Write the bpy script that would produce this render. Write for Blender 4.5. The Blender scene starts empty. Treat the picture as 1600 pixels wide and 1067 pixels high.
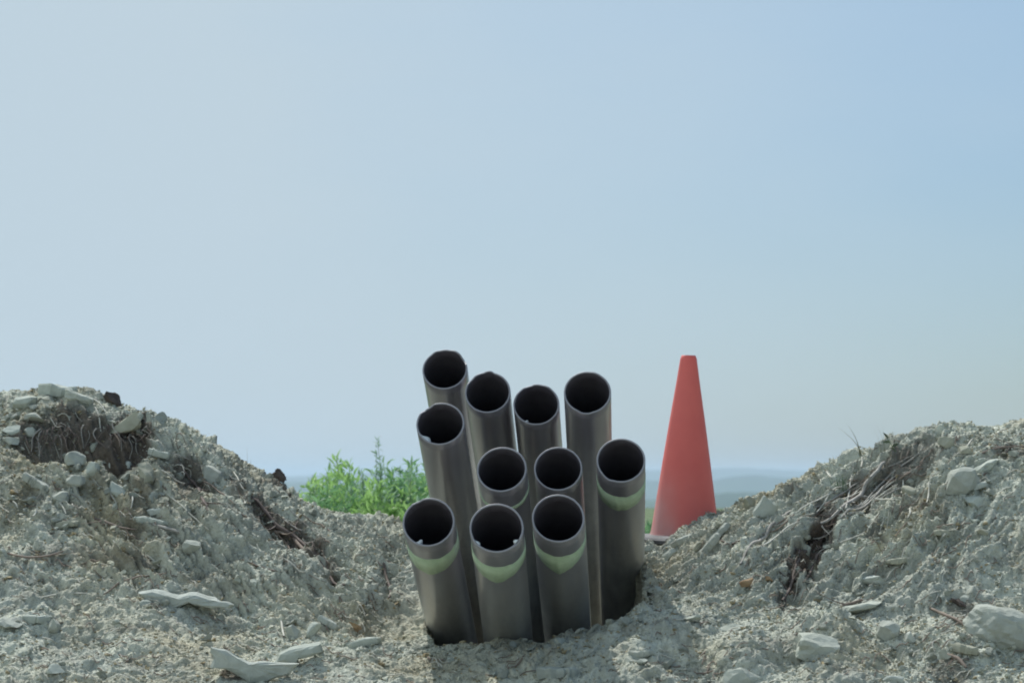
import bpy, math, random
import numpy as np
from mathutils import Vector, Matrix

# ------------------------------------------------------------------ camera, light, sky
scene = bpy.context.scene
COL = scene.collection
R = math.radians
F = 3540.0          # focal length in pixels of a 1600 wide frame
HOR = 745.0         # picture row of the horizon

cam_d = bpy.data.cameras.new('camera')
cam = bpy.data.objects.new('camera', cam_d); COL.objects.link(cam)
cam_d.sensor_width = 36.0
cam_d.lens = F / 1600.0 * 36.0
PITCH = math.atan((HOR - 533.5) / F)
cam.location = (0, 0, 0)
cam.rotation_euler = (math.pi / 2 + PITCH, 0, 0)
cam_d.clip_start = 0.05; cam_d.clip_end = 40000
cam_d.dof.use_dof = True; cam_d.dof.focus_distance = 7.2; cam_d.dof.aperture_fstop = 5.0
scene.camera = cam

SUN = Vector((-0.23, 0.75, 1.0)).normalized()      # towards the sun
EL = math.asin(SUN.z); AZ = math.atan2(SUN.x, SUN.y)
sun_d = bpy.data.lights.new('sun', 'SUN'); sun_d.energy = 3.9; sun_d.angle = R(1.0)
sun_d.color = (1.0, 0.975, 0.93)
sun = bpy.data.objects.new('sun', sun_d); COL.objects.link(sun)
sun.rotation_euler = SUN.to_track_quat('Z', 'Y').to_euler()

world = bpy.data.worlds.new('World'); scene.world = world; world.use_nodes = True
wn = world.node_tree; wn.nodes.clear()
sky = wn.nodes.new('ShaderNodeTexSky'); sky.sky_type = 'NISHITA'; sky.sun_disc = False
sky.sun_elevation = EL; sky.sun_rotation = AZ
sky.altitude = 200; sky.air_density = 1.0; sky.dust_density = 0.6; sky.ozone_density = 2.0
bg = wn.nodes.new('ShaderNodeBackground'); bg.inputs[1].default_value = 0.12
wo = wn.nodes.new('ShaderNodeOutputWorld')
# thin high veil of cloud, thicker towards the left: evens the blue out
tc = wn.nodes.new('ShaderNodeTexCoord')
sep = wn.nodes.new('ShaderNodeSeparateXYZ'); wn.links.new(tc.outputs['Generated'], sep.inputs[0])
nz = wn.nodes.new('ShaderNodeTexNoise'); nz.inputs['Scale'].default_value = 5.0
nz.inputs['Detail'].default_value = 4.0; nz.inputs['Roughness'].default_value = 0.5
mp = wn.nodes.new('ShaderNodeMapping'); mp.inputs['Scale'].default_value = (1, 1, 2.5)
wn.links.new(tc.outputs['Generated'], mp.inputs[0]); wn.links.new(mp.outputs[0], nz.inputs['Vector'])
def wmath(op, a, b, c=None):
    n = wn.nodes.new('ShaderNodeMath'); n.operation = op
    for i, v in enumerate((a, b, c)):
        if v is None: continue
        if isinstance(v, (int, float)): n.inputs[i].default_value = v
        else: wn.links.new(v, n.inputs[i])
    return n.outputs[0]
veil = wmath('MULTIPLY_ADD', sep.outputs['X'], -2.2, 0.66)
veil = wmath('MULTIPLY_ADD', nz.outputs['Fac'], 0.5, wmath('SUBTRACT', veil, 0.22))
vc = wn.nodes.new('ShaderNodeClamp'); wn.links.new(veil, vc.inputs[0]); vc.inputs['Max'].default_value = 0.95
vc.inputs['Min'].default_value = 0.05
mx = wn.nodes.new('ShaderNodeMix'); mx.data_type = 'RGBA'
wn.links.new(vc.outputs[0], mx.inputs['Factor'])
tint = wn.nodes.new('ShaderNodeMix'); tint.data_type = 'RGBA'; tint.blend_type = 'MULTIPLY'
tint.inputs['Factor'].default_value = 1.0
wn.links.new(sky.outputs[0], tint.inputs['A']); tint.inputs['B'].default_value = (0.63, 0.675, 0.66, 1)
lowk = wn.nodes.new('ShaderNodeMapRange'); lowk.inputs['From Max'].default_value = 0.2
wn.links.new(sep.outputs['Z'], lowk.inputs['Value'])
lowc = wn.nodes.new('ShaderNodeMix'); lowc.data_type = 'RGBA'; wn.links.new(lowk.outputs[0], lowc.inputs['Factor'])
lowc.inputs['A'].default_value = (0.53, 0.59, 0.72, 1); lowc.inputs['B'].default_value = (1, 1, 1, 1)
tin2 = wn.nodes.new('ShaderNodeMix'); tin2.data_type = 'RGBA'; tin2.blend_type = 'MULTIPLY'; tin2.inputs['Factor'].default_value = 1.0
wn.links.new(tint.outputs['Result'], tin2.inputs['A']); wn.links.new(lowc.outputs['Result'], tin2.inputs['B'])
wn.links.new(tin2.outputs['Result'], mx.inputs['A'])
mx.inputs['B'].default_value = (3.80, 4.62, 5.20, 1)
# sky above the frame brightened as added fill for soil and pipes
hi = wn.nodes.new('ShaderNodeMapRange'); hi.interpolation_type = 'SMOOTHSTEP'
hi.inputs['From Min'].default_value = 0.24; hi.inputs['From Max'].default_value = 0.6
hi.inputs['To Min'].default_value = 1.0; hi.inputs['To Max'].default_value = 1.4
wn.links.new(sep.outputs['Z'], hi.inputs['Value'])
gain = wn.nodes.new('ShaderNodeVectorMath'); gain.operation = 'SCALE'
wn.links.new(mx.outputs['Result'], gain.inputs[0]); wn.links.new(hi.outputs[0], gain.inputs['Scale'])
wn.links.new(gain.outputs[0], bg.inputs[0]); wn.links.new(bg.outputs[0], wo.inputs[0])

scene.view_settings.view_transform = 'Standard'; scene.view_settings.look = 'None'
scene.view_settings.exposure = 0.22; scene.view_settings.gamma = 1.0
scene.view_settings.use_curve_mapping = False
scene.cycles.max_bounces = 6
scene.cycles.filter_width = 1.9

# ------------------------------------------------------------------ helpers
rng = np.random.default_rng(7); random.seed(7)

def mat(name, color, rough=0.9, **kw):
    m = bpy.data.materials.new(name); m.use_nodes = True
    b = m.node_tree.nodes['Principled BSDF']
    b.inputs['Base Color'].default_value = (*color, 1); b.inputs['Roughness'].default_value = rough
    b.inputs['Specular IOR Level'].default_value = kw.get('spec', 0.3)
    return m

def N(m, t): return m.node_tree.nodes.new(t)
def L(m, a, b): m.node_tree.links.new(a, b)

def add_noise_color(m, scale, c1, c2, detail=6, src='Object', bump=0.0, bump_scale=None, dist=0.01, attr=None):
    """procedural two-tone colour with optional bump; attr multiplies a colour attribute in"""
    b = m.node_tree.nodes['Principled BSDF']
    t = N(m, 'ShaderNodeTexCoord')
    n = N(m, 'ShaderNodeTexNoise'); n.inputs['Scale'].default_value = scale; n.inputs['Detail'].default_value = detail
    n.inputs['Roughness'].default_value = 0.65
    L(m, t.outputs[src], n.inputs['Vector'])
    r = N(m, 'ShaderNodeValToRGB'); r.color_ramp.elements[0].position = 0.32; r.color_ramp.elements[1].position = 0.68
    r.color_ramp.elements[0].color = (*c1, 1); r.color_ramp.elements[1].color = (*c2, 1)
    L(m, n.outputs['Fac'], r.inputs[0])
    out = r.outputs[0]
    if attr:
        a = N(m, 'ShaderNodeAttribute'); a.attribute_name = attr
        mm = N(m, 'ShaderNodeMix'); mm.data_type = 'RGBA'; mm.blend_type = 'MULTIPLY'; mm.inputs['Factor'].default_value = 1
        L(m, out, mm.inputs['A']); L(m, a.outputs['Color'], mm.inputs['B']); out = mm.outputs['Result']
    L(m, out, b.inputs['Base Color'])
    if bump:
        n2 = N(m, 'ShaderNodeTexNoise'); n2.inputs['Scale'].default_value = bump_scale or scale * 4
        n2.inputs['Detail'].default_value = 8; n2.inputs['Roughness'].default_value = 0.7
        L(m, t.outputs[src], n2.inputs['Vector'])
        bp = N(m, 'ShaderNodeBump'); bp.inputs['Strength'].default_value = bump; bp.inputs['Distance'].default_value = dist
        L(m, n2.outputs['Fac'], bp.inputs['Height']); L(m, bp.outputs[0], b.inputs['Normal'])
    return m

def np_mesh(name, V, Fc, mats=None, smooth=False, colors=None):
    """mesh from numpy verts and a face array (n,3) or (n,4)"""
    me = bpy.data.meshes.new(name)
    V = np.asarray(V, np.float32); Fc = np.asarray(Fc, np.int32)
    k = Fc.shape[1]
    me.vertices.add(len(V)); me.vertices.foreach_set('co', V.ravel())
    me.loops.add(Fc.size); me.loops.foreach_set('vertex_index', Fc.ravel())
    me.polygons.add(len(Fc))
    me.polygons.foreach_set('loop_start', np.arange(0, Fc.size, k, dtype=np.int32))
    me.polygons.foreach_set('loop_total', np.full(len(Fc), k, np.int32))
    me.polygons.foreach_set('use_smooth', np.full(len(Fc), smooth))
    me.update(calc_edges=True)
    if colors is not None:
        ca = me.color_attributes.new('tone', 'FLOAT_COLOR', 'POINT')
        c4 = np.ones((len(V), 4), np.float32); c4[:, :3] = colors
        ca.data.foreach_set('color', c4.ravel())
    for m in (mats or []): me.materials.append(m)
    return me

def link(name, me, parent=None):
    o = bpy.data.objects.new(name, me); COL.objects.link(o)
    if parent: o.parent = parent
    return o

def tag(o, label=None, cat=None, group=None, kind=None):
    if label: o['label'] = label
    if cat: o['category'] = cat
    if group: o['group'] = group
    if kind: o['kind'] = kind
    return o

def empty(name, loc):
    o = bpy.data.objects.new(name, None); COL.objects.link(o); o.location = loc; o.empty_display_size = 0.05
    return o

# -- numpy noise
def _hash(ix, iy, seed):
    h = (ix.astype(np.int64) * 374761393 + iy.astype(np.int64) * 668265263 + seed * 1442695041) & 0xffffffff
    h = ((h ^ (h >> 13)) * 1274126177) & 0xffffffff
    h = (h ^ (h >> 16)) & 0xffffffff
    return h / 4294967296.0

def vnoise(x, y, seed=0):
    xi = np.floor(x); yi = np.floor(y); fx = x - xi; fy = y - yi
    fx = fx * fx * fx * (fx * (fx * 6 - 15) + 10); fy = fy * fy * fy * (fy * (fy * 6 - 15) + 10)
    a = _hash(xi, yi, seed); b = _hash(xi + 1, yi, seed); c = _hash(xi, yi + 1, seed); d = _hash(xi + 1, yi + 1, seed)
    return (a + (b - a) * fx) * (1 - fy) + (c + (d - c) * fx) * fy

def fbm(x, y, seed=0, oct=5, gain=0.5):
    s = 0; a = 1.0; t = 0
    for o in range(oct):
        s = s + a * (vnoise(x, y, seed + o * 17) - 0.5); t += a
        x = x * 2.03 + 11.3; y = y * 2.03 + 5.7; a *= gain
    return s / t * 2

def worley(x, y, seed=0):
    """lump field: height of domes of random size, one per cell"""
    xi = np.floor(x); yi = np.floor(y); best = np.zeros_like(x)
    for dx in (-1, 0, 1):
        for dy in (-1, 0, 1):
            cx = xi + dx; cy = yi + dy
            px = cx + _hash(cx, cy, seed); py = cy + _hash(cx, cy, seed + 1)
            r = 0.35 + 0.55 * _hash(cx, cy, seed + 2)
            sx = 0.7 + 0.6 * _hash(cx, cy, seed + 3)
            d2 = ((x - px) * sx) ** 2 + ((y - py) / sx) ** 2
            best = np.maximum(best, r * np.sqrt(np.clip(1 - d2 / (r * r), 0, 1)) * (_hash(cx, cy, seed + 4) > 0.3))
    return best

def sstep(a, b, x):
    t = np.clip((x - a) / (b - a), 0, 1); return t * t * (3 - 2 * t)

# ------------------------------------------------------------------ terrain
# outline of the two spoil mounds and the low saddle between them: picture column -> row
SIL = np.array([(-900, 700), (-400, 640), (-150, 622), (0, 622), (40, 616), (90, 610), (140, 622), (180, 645), (230, 664), (270, 668), (330, 700), (370, 722),
                (400, 740), (430, 757), (470, 788), (510, 804), (540, 814), (600, 826), (640, 834), (700, 842), (820, 840),
                (940, 856), (1005, 856), (1030, 850), (1060, 830), (1110, 806), (1160, 783), (1200, 766), (1250, 752), (1300, 733), (1350, 712),
                (1400, 690), (1450, 669), (1500, 662), (1600, 660), (1750, 655), (2100, 680), (2500, 720)], float)
def yc_of(x): return 8.55 - 0.25 * sstep(0.2, 0.9, x) + 0.1 * np.sin(x * 2.3)
def base_h(x, y):
    yc = yc_of(x)
    px = 800 + F * x / yc
    zc = (HOR - np.interp(px, SIL[:, 0], SIL[:, 1])) / F * yc
    lip = np.interp(x, [-3, -1.5, -0.9, -0.3, 0.1, 0.26, 0.40, 0.8, 1.6, 3], [-0.40, -0.45, -0.515, -0.552, -0.546, -0.485, -0.435, -0.42, -0.42, -0.40])
    YL = 7.32
    # in front of the lip: falls gently to the camera
    tf = np.clip((YL - y) / 0.55, 0, 1)
    zf = lip - (lip + 0.645) * (tf ** 1.15) - 0.12 * sstep(0, 2.2, (YL - 0.55) - y)
    # behind: rise to the crest
    t = np.clip((y - YL) / (yc - YL), 0, 1)
    rise = lip + (zc - lip) * (0.25 * t + 0.75 * np.sin(t * np.pi / 2) ** 1.15)
    pocket = sstep(-0.0352, -0.0326, x / y) * sstep(0.0575, 0.0553, x / y)
    sag = np.clip((y - YL) / 0.35, 0, 1)
    deep = lip - 0.10 * sstep(0, 1, sag)
    t2 = sstep(7.95, 8.62, y)
    deep = lip - 0.42 * sstep(0, 1, sag * 0.9)
    pk = deep
    z = np.where(y < YL, zf, rise)
    # behind the crest
    b = sstep(0.0, 1.3, y - yc)
    z = np.where(y > yc, zc + (-0.42 - zc) * b, z)
    trench = np.where(y > YL, pk + (z - pk) * sstep(10.0, 10.8, y), z)
    z = z * (1 - pocket) + trench * pocket
    z = z - 110 * sstep(28, 420, y) - 0.0
    return z

# hollows / humps, world space: (x, y, rx, ry, dz)
BUMPS = []
def ray(px, py): return (px - 800) / F, (HOR - py) / F
def at0(px, py, hf, y0=5.9, y1=9.6):
    ys = np.linspace(y0, y1, 1500); u, v = ray(px, py)
    h = hf(u * ys, ys); hit = np.nonzero(h >= v * ys)[0]
    yy = ys[hit[0]] if len(hit) else yc_of(np.array([u * 8.5]))[0]
    return u * yy, yy, float(hf(np.array([u * yy]), np.array([yy]))[0])

def hump(px, py, wpx, ry, dz, sharp=2.0):
    x, y, _ = at0(px, py, base_h); BUMPS.append((x, y, wpx / F * y, ry, dz, sharp))
hump(140, 700, 68, 0.11, -0.13, 4); hump(70, 692, 40, 0.08, -0.08, 3); hump(150, 745, 90, 0.10, 0.03, 2); hump(200, 720, 30, 0.15, -0.08, 3)
hump(120, 655, 90, 0.1, 0.035); hump(205, 672, 30, 0.07, 0.04)
hump(405, 795, 14, 0.12, -0.06, 3); hump(425, 815, 20, 0.12, -0.08, 3); hump(455, 838, 28, 0.10, -0.09, 3); hump(492, 862, 24, 0.08, -0.07, 3); hump(520, 888, 14, 0.07, -0.05, 3)
hump(300, 745, 26, 0.08, -0.05, 3); hump(318, 715, 18, 0.08, 0.02)
hump(520, 900, 14, 0.2, -0.03); hump(605, 905, 10, 0.25, -0.035); hump(570, 925, 14, 0.25, 0.03)
hump(1270, 860, 16, 0.12, -0.07, 3); hump(1235, 905, 13, 0.1, -0.05, 3); hump(1290, 825, 20, 0.12, -0.06, 3)
hump(1395, 742, 40, 0.12, -0.05, 3); hump(1440, 720, 26, 0.1, -0.04, 3); hump(1340, 770, 20, 0.15, -0.05, 3)
hump(1285, 985, 55, 0.11, 0.075, 2.5); hump(1160, 1030, 45, 0.07, 0.05, 2.5); hump(1480, 1010, 70, 0.12, 0.04); hump(1390, 955, 60, 0.1, -0.03)
hump(1040, 985, 45, 0.08, 0.03); hump(860, 1030, 90, 0.1, 0.03); hump(960, 990, 60, 0.06, 0.02)
hump(600, 1010, 60, 0.08, 0.04, 3); hump(520, 1035, 60, 0.1, 0.03); hump(240, 960, 80, 0.12, 0.04); hump(120, 985, 60, 0.1, -0.04)
hump(400, 915, 30, 0.08, 0.035); hump(1450, 870, 60, 0.2, 0.04); hump(1540, 905, 60, 0.1, 0.03); hump(1190, 880, 20, 0.2, 0.025)

hump(1000, 960, 26, 0.06, 0.045); hump(662, 1003, 20, 0.06, 0.035); hump(960, 985, 30, 0.05, 0.02)

def mid_h(x, y):
    z = base_h(x, y)
    for bx, by, rx, ry, dz, sh in BUMPS:
        d = ((x - bx) / rx) ** 2 + ((y - by) / ry) ** 2
        z = z + dz * np.exp(-d ** (sh / 2))
    return z

def full_h(x, y):
    z = mid_h(x, y)
    near = sstep(3.4, 2.7, np.abs(x)) * sstep(5.2, 5.9, y) * sstep(12.5, 9.6, y)
    # warp the domain so nothing lines up with a grid
    wx = x + 0.05 * fbm(x * 6, y * 6, 91, 3); wy = y + 0.05 * fbm(x * 6 + 9, y * 6, 92, 3)
    # streaks running down the flanks (left flank falls to the right, right flank to the left)
    side = np.where(x < 0, -1.0, 1.0)
    flank = sstep(0.25, 0.5, np.abs(x)) * sstep(7.3, 7.6, y) * sstep(2.0, 1.2, np.abs(x))
    st = fbm((wx * side + wy * 0.75) * 5, (wy - wx * side * 0.9) * 32, 5, 4, 0.6) + 0.5 * fbm((wx * side + wy * 0.75) * 12, (wy - wx * side * 0.9) * 60, 6, 3, 0.6)
    d = 0.045 * fbm(wx * 2.3, wy * 2.3, 1, 3) + 0.018 * fbm(wx * 7, wy * 7, 2, 4)
    d = d + 0.050 * st * flank
    rag = vnoise(wx * 3, wy * 3, 31)
    d = d + 0.014 * worley(wx * 7, wy * 7, 20) ** 2 + 0.011 * worley(wx * 15, wy * 15, 30) ** 2 * (0.4 + rag)
    d = d + 0.013 * worley(wx * 30, wy * 30, 40) ** 2 * (0.3 + 1.2 * vnoise(wx * 4, wy * 4, 41))
    d = d + 0.007 * worley(wx * 55, wy * 55, 50) * (0.4 + rag) + 0.008 * fbm(wx * 40, wy * 40, 60, 3, 0.7) + 0.003 * fbm(x * 75, y * 75, 61, 2)
    d = d + 0.012 * (0.4 - np.abs(fbm(wx * 17, wy * 17, 65, 4, 0.65)))
    d = d + 0.005 * fbm(x * 60, y * 60, 66, 3, 0.8)
    d = d - 0.015
    calm = 1 - 0.55 * sstep(0.36, 0.28, np.abs(x - 0.03)) * sstep(7.5, 7.7, y)
    d = d * calm
    far = (1 - near) * 0.05 * fbm(x * 0.7, y * 0.7, 80, 3) * sstep(400, 20, np.abs(y)) 
    vale = 26 * fbm(x * 0.0011 + 3, y * 0.0011, 81, 4) * sstep(420, 1500, y)
    return z + d * near + far + vale

def axis_coords(lo, hi, step, out_lo, out_hi, n_out):
    core = np.arange(lo, hi + step / 2, step)
    a = lo - np.geomspace(step * 2, lo - out_lo, n_out)[::-1]
    b = hi + np.geomspace(step * 2, out_hi - hi, n_out)
    return np.concatenate([a, core, b])
X = axis_coords(-2.15, 2.15, 0.005, -14000, 14000, 70)
Y = axis_coords(6.5, 9.1, 0.005, -60, 16000, 90)
GX, GY = np.meshgrid(X, Y)
GZ = full_h(GX, GY); GM = mid_h(GX, GY)
gy_, gx_ = np.gradient(GM, Y, X); gn = np.sqrt(1 + gx_ ** 2 + gy_ ** 2)
dd_ = np.where((np.abs(GX) < 3) & (GY > 6) & (GY < 9.4), GZ - GM, 0)
PX_ = GX - gx_ / gn * dd_; PY_ = GY - gy_ / gn * dd_; PZ_ = GZ - dd_ + dd_ / gn       # bumps stand off the slope, not straight up

def hz(x, y):
    """ground height by interpolation of the finished sheet"""
    x = np.atleast_1d(np.asarray(x, float)); y = np.atleast_1d(np.asarray(y, float))
    i = np.clip(np.searchsorted(X, x) - 1, 0, len(X) - 2); j = np.clip(np.searchsorted(Y, y) - 1, 0, len(Y) - 2)
    fx = (x - X[i]) / (X[i + 1] - X[i]); fy = (y - Y[j]) / (Y[j + 1] - Y[j])
    return (GZ[j, i] * (1 - fx) + GZ[j, i + 1] * fx) * (1 - fy) + (GZ[j + 1, i] * (1 - fx) + GZ[j + 1, i + 1] * fx) * fy

def at(px, py):
    x, y, z = at0(px, py, hz); return Vector((x, y, z))

# ground colour: pale marl, dark brown topsoil pockets, grass beyond
def earth_tone(x, y):
    t = 1.0 + 0.28 * fbm(x * 5, y * 5, 101, 5)[..., None] * np.array([1, 1, 0.95])
    warm = np.clip(fbm(x * 3 + 7, y * 4, 102, 4), 0, 1)[..., None]
    t = t * (1 - warm * np.array([0.10, 0.24, 0.42]))
    fine = fbm(x * 40, y * 40, 103, 3)[..., None]
    t = t * (1 + 0.16 * fine)
    return t
DARK = []
def dark(px, py, wpx, ry, amt):
    x, y, _ = at0(px, py, mid_h); DARK.append((x, y, wpx / F * y, ry, amt))
dark(130, 702, 78, 0.10, .8); dark(200, 715, 40, 0.16, 0.95); dark(60, 690, 40, 0.1, 0.8)
dark(135, 690, 60, 0.08, .9); dark(300, 745, 26, 0.07, 0.8); dark(312, 770, 24, 0.1, 0.6); dark(405, 795, 12, 0.09, .7); dark(425, 812, 17, 0.09, .8); dark(455, 838, 27, 0.075, .85); dark(490, 862, 22, 0.06, .8); dark(520, 888, 13, .05, .6)
dark(440, 755, 18, 0.06, 0.8); dark(375, 760, 16, 0.08, 0.6); dark(220, 790, 18, 0.12, 0.5); dark(120, 870, 60, 0.05, 0.4); dark(210, 885, 40, 0.04, 0.5); dark(370, 1060, 24, 0.05, 0.8)
dark(1255, 880, 13, 0.09, 1.0); dark(1222, 930, 9, .06, .8); dark(1275, 855, 16, 0.10, 1.0); dark(1235, 905, 10, 0.09, 0.9); dark(1290, 825, 20, 0.1, 0.8); dark(1395, 738, 40, 0.10, 0.7)
dark(1345, 775, 20, 0.12, 0.6); dark(1440, 715, 26, 0.08, 0.5); dark(1360, 820, 14, 0.08, 0.6); dark(1580, 700, 26, 0.05, 0.7); dark(1480, 1035, 30, 0.05, 0.6)
dark(1500, 945, 20, 0.04, 0.6); dark(560, 975, 16, 0.03, 0.4)
tone = earth_tone(GX, GY)
dm = np.zeros_like(GX)
wob = 1 + 0.9 * fbm(GX * 14, GY * 14, 104, 4)
for bx, by, rx, ry, amt in DARK:
    d = ((GX - bx) / rx) ** 2 + ((GY - by) / ry) ** 2
    dm = np.maximum(dm, amt * sstep(1.5, 0.5, d * wob))
litter = sstep(0.30, 0.55, fbm(GX * 9 + 3, GY * 13, 105, 4)) * 0.35
dm = np.maximum(dm, litter)[..., None]
tone = tone * (1 - dm) + tone * dm * np.array([0.23, 0.175, 0.165]) * (1 + 0.5 * fbm(GX * 30, GY * 30, 108, 3)[..., None])
pitm = (0.9 * sstep(-.033, -.030, GX / GY) * sstep(.054, .051, GX / GY) * sstep(7.42, 7.5, GY) * sstep(10.4, 10.2, GY))[..., None]  # trench soil toned down: shade under the pipes put into its colour
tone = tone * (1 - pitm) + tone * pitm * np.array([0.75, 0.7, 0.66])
gm = (sstep(10.0, 11.5, GY) )[..., None]
grass_t = np.array([0.24, 0.32, 0.20]) * (1 + 0.35 * fbm(GX * 0.9, GY * 0.9, 106, 3)[..., None])
fm = sstep(300, 900, GY)[..., None]
wood_t = np.array([0.10, 0.17, 0.09]) * (1 + 1.1 * fbm(GX * 0.006, GY * 0.003, 107, 4)[..., None])
tone = tone * (1 - gm) + gm * ((1 - fm) * grass_t + fm * wood_t)

nxv, nyv = len(X), len(Y)
idx = np.arange(nxv * nyv).reshape(nyv, nxv)
quads = np.stack([idx[:-1, :-1], idx[:-1, 1:], idx[1:, 1:], idx[1:, :-1]], -1).reshape(-1, 4)
soil = mat('pale_marl_soil', (0.4, 0.42, 0.37), 0.95, spec=0.15)
add_noise_color(soil, 26, (0.405, 0.418, 0.345), (0.545, 0.562, 0.475), bump=0.9, bump_scale=120, dist=0.006, attr='tone', detail=8)
def grain(m, sc, dist):
    b = m.node_tree.nodes['Principled BSDF']; t = N(m, 'ShaderNodeTexCoord'); prev = b.inputs['Normal'].links[0].from_socket
    for s_, d_ in ((sc, dist), (sc * 2.3, dist * .5)):
        v = N(m, 'ShaderNodeTexVoronoi'); v.inputs['Scale'].default_value = s_; v.inputs['Randomness'].default_value = 1
        L(m, t.outputs['Object'], v.inputs['Vector'])
        p_ = N(m, 'ShaderNodeBump'); p_.invert = True; p_.inputs['Strength'].default_value = 1.0; p_.inputs['Distance'].default_value = d_
        L(m, v.outputs['Distance'], p_.inputs['Height']); L(m, prev, p_.inputs['Normal']); prev = p_.outputs[0]
    L(m, prev, b.inputs['Normal'])
grain(soil, 85, 0.0042)
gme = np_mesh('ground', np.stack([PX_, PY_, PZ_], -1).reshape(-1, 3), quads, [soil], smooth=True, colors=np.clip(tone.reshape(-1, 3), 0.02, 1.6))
tag(link('ground', gme), kind='structure')

# ------------------------------------------------------------------ far hills
def hill_strip(name, dist, pts, depth, color, base_z, seed):
    """a long ridge with a real back slope; pts = (x at the ridge, height)"""
    xs = np.linspace(pts[0][0], pts[-1][0], 260)
    hs = np.interp(xs, [p[0] for p in pts], [p[1] for p in pts])
    hs = hs + depth * 0.006 * fbm(xs / dist * 60, xs * 0 + seed, seed, 4) + depth * 0.0016 * fbm(xs / dist * 400, xs * 0 + seed, seed + 3, 3)
    prof = np.array([0, .08, .2, .35, .5, .65, .8, .92, 1.0]); ys = dist + (prof - 0.5) * depth * 2
    w = np.sin(prof * np.pi) ** 0.8
    V = []
    for k in range(len(prof)):
        V.append(np.stack([xs + 0 * hs, np.full_like(xs, ys[k]) + depth * 0.1 * fbm(xs / depth * 3, xs * 0, seed + k, 3),
                           base_z + (hs - base_z) * w[k] * (1 + 0.05 * (k != 4) * fbm(xs / depth * 4, xs * 0 + k, seed, 3))], -1))
    V = np.array(V).reshape(-1, 3); n = len(xs)
    ii = np.arange(len(V)).reshape(len(prof), n)
    q = np.stack([ii[:-1, :-1], ii[:-1, 1:], ii[1:, 1:], ii[1:, :-1]], -1).reshape(-1, 4)
    m = mat(name + '_cover', color, 1.0, spec=0.0)
    add_noise_color(m, 0.004, tuple(c * 0.7 for c in color), tuple(c * 1.4 for c in color))
    tag(link('hills', np_mesh(name, V, q, [m], smooth=True)), kind='structure')
def ridge(dist, pxrows): return [((p - 800) / F * dist, (HOR - r) / F * dist) for p, r in pxrows]
hill_strip('far_hills', 9500, ridge(9500, [(-600, 742), (300, 740), (450, 744), (560, 738), (900, 739), (1000, 734), (1080, 732), (1150, 731), (1210, 733), (1300, 736), (1500, 728), (2400, 740)]), 900, (0.06, 0.09, 0.05), -120, 3)
hill_strip('middle_hills', 6200, ridge(6200, [(-600, 755), (450, 752), (700, 760), (900, 756), (1000, 752), (1100, 752), (1130, 746), (1180, 741), (1230, 746), (1290, 742), (1500, 745), (2400, 756)]), 700, (0.05, 0.08, 0.04), -120, 4)
hill_strip('near_hills', 3600, ridge(3600, [(-600, 790), (450, 782), (900, 786), (1010, 782), (1080, 776), (1120, 771), (1170, 768), (1240, 772), (1500, 765), (2400, 786)]), 500, (0.05, 0.08, 0.035), -125, 5)

# ------------------------------------------------------------------ stones and clods
def ico(sub):
    import bmesh
    bm = bmesh.new(); bmesh.ops.create_icosphere(bm, subdivisions=sub, radius=1.0)
    V = np.array([v.co[:] for v in bm.verts]); Fc = np.array([[v.index for v in f.verts] for f in bm.faces]); bm.free()
    return V, Fc
ICO = {s: ico(s) for s in (1, 2, 3, 4)}

def noise3(V, s, seed):
    return (fbm(V[:, 0] * s + V[:, 2] * 1.7 * s, V[:, 1] * s - V[:, 2] * 1.3 * s, seed, 3) )

def rock_verts(sub, seed, angular=0.75, rough=0.06, dims=(1, 1, 1)):
    """block broken along random planes: convex, flat faced, with slightly worn edges"""
    r = np.random.default_rng(seed); V, Fc = ICO[sub]
    e = 2.0 + 3.5 * angular
    V = V / (np.abs(V) ** e).sum(1)[:, None] ** (1 / e)          # between a ball and a box
    V = V / np.abs(V).max(0)
    dims = np.array(dims, float) / max(dims); V = V * dims; dmin = dims.min()
    k = int(8 + 10 * angular)
    for i in range(k):
        n = r.normal(size=3); n /= np.linalg.norm(n)
        s = V @ n; s = s - (s.max() - dmin * (0.12 + 0.75 * r.random()) * (0.4 + 0.7 * angular))
        V = V - np.clip(s, 0, None)[:, None] * n
    el = 1 / dmin
    V = V * (1 + rough * noise3(V + seed % 97, 2.6, seed % 1000)[:, None] * 1.8 + rough * 0.7 * noise3(V, 7, seed % 911)[:, None])
    if el > 1.8:                                                    # slabs are never quite flat
        V[:, 2] += 0.35 * dmin * fbm(V[:, 0] * 1.6 + seed % 31, V[:, 1] * 1.6, seed % 53, 2)
        V[:, 1] += 0.25 * dmin * fbm(V[:, 0] * 3 + seed % 31, V[:, 2] * 0, seed % 59, 3)
    return V, Fc

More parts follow.
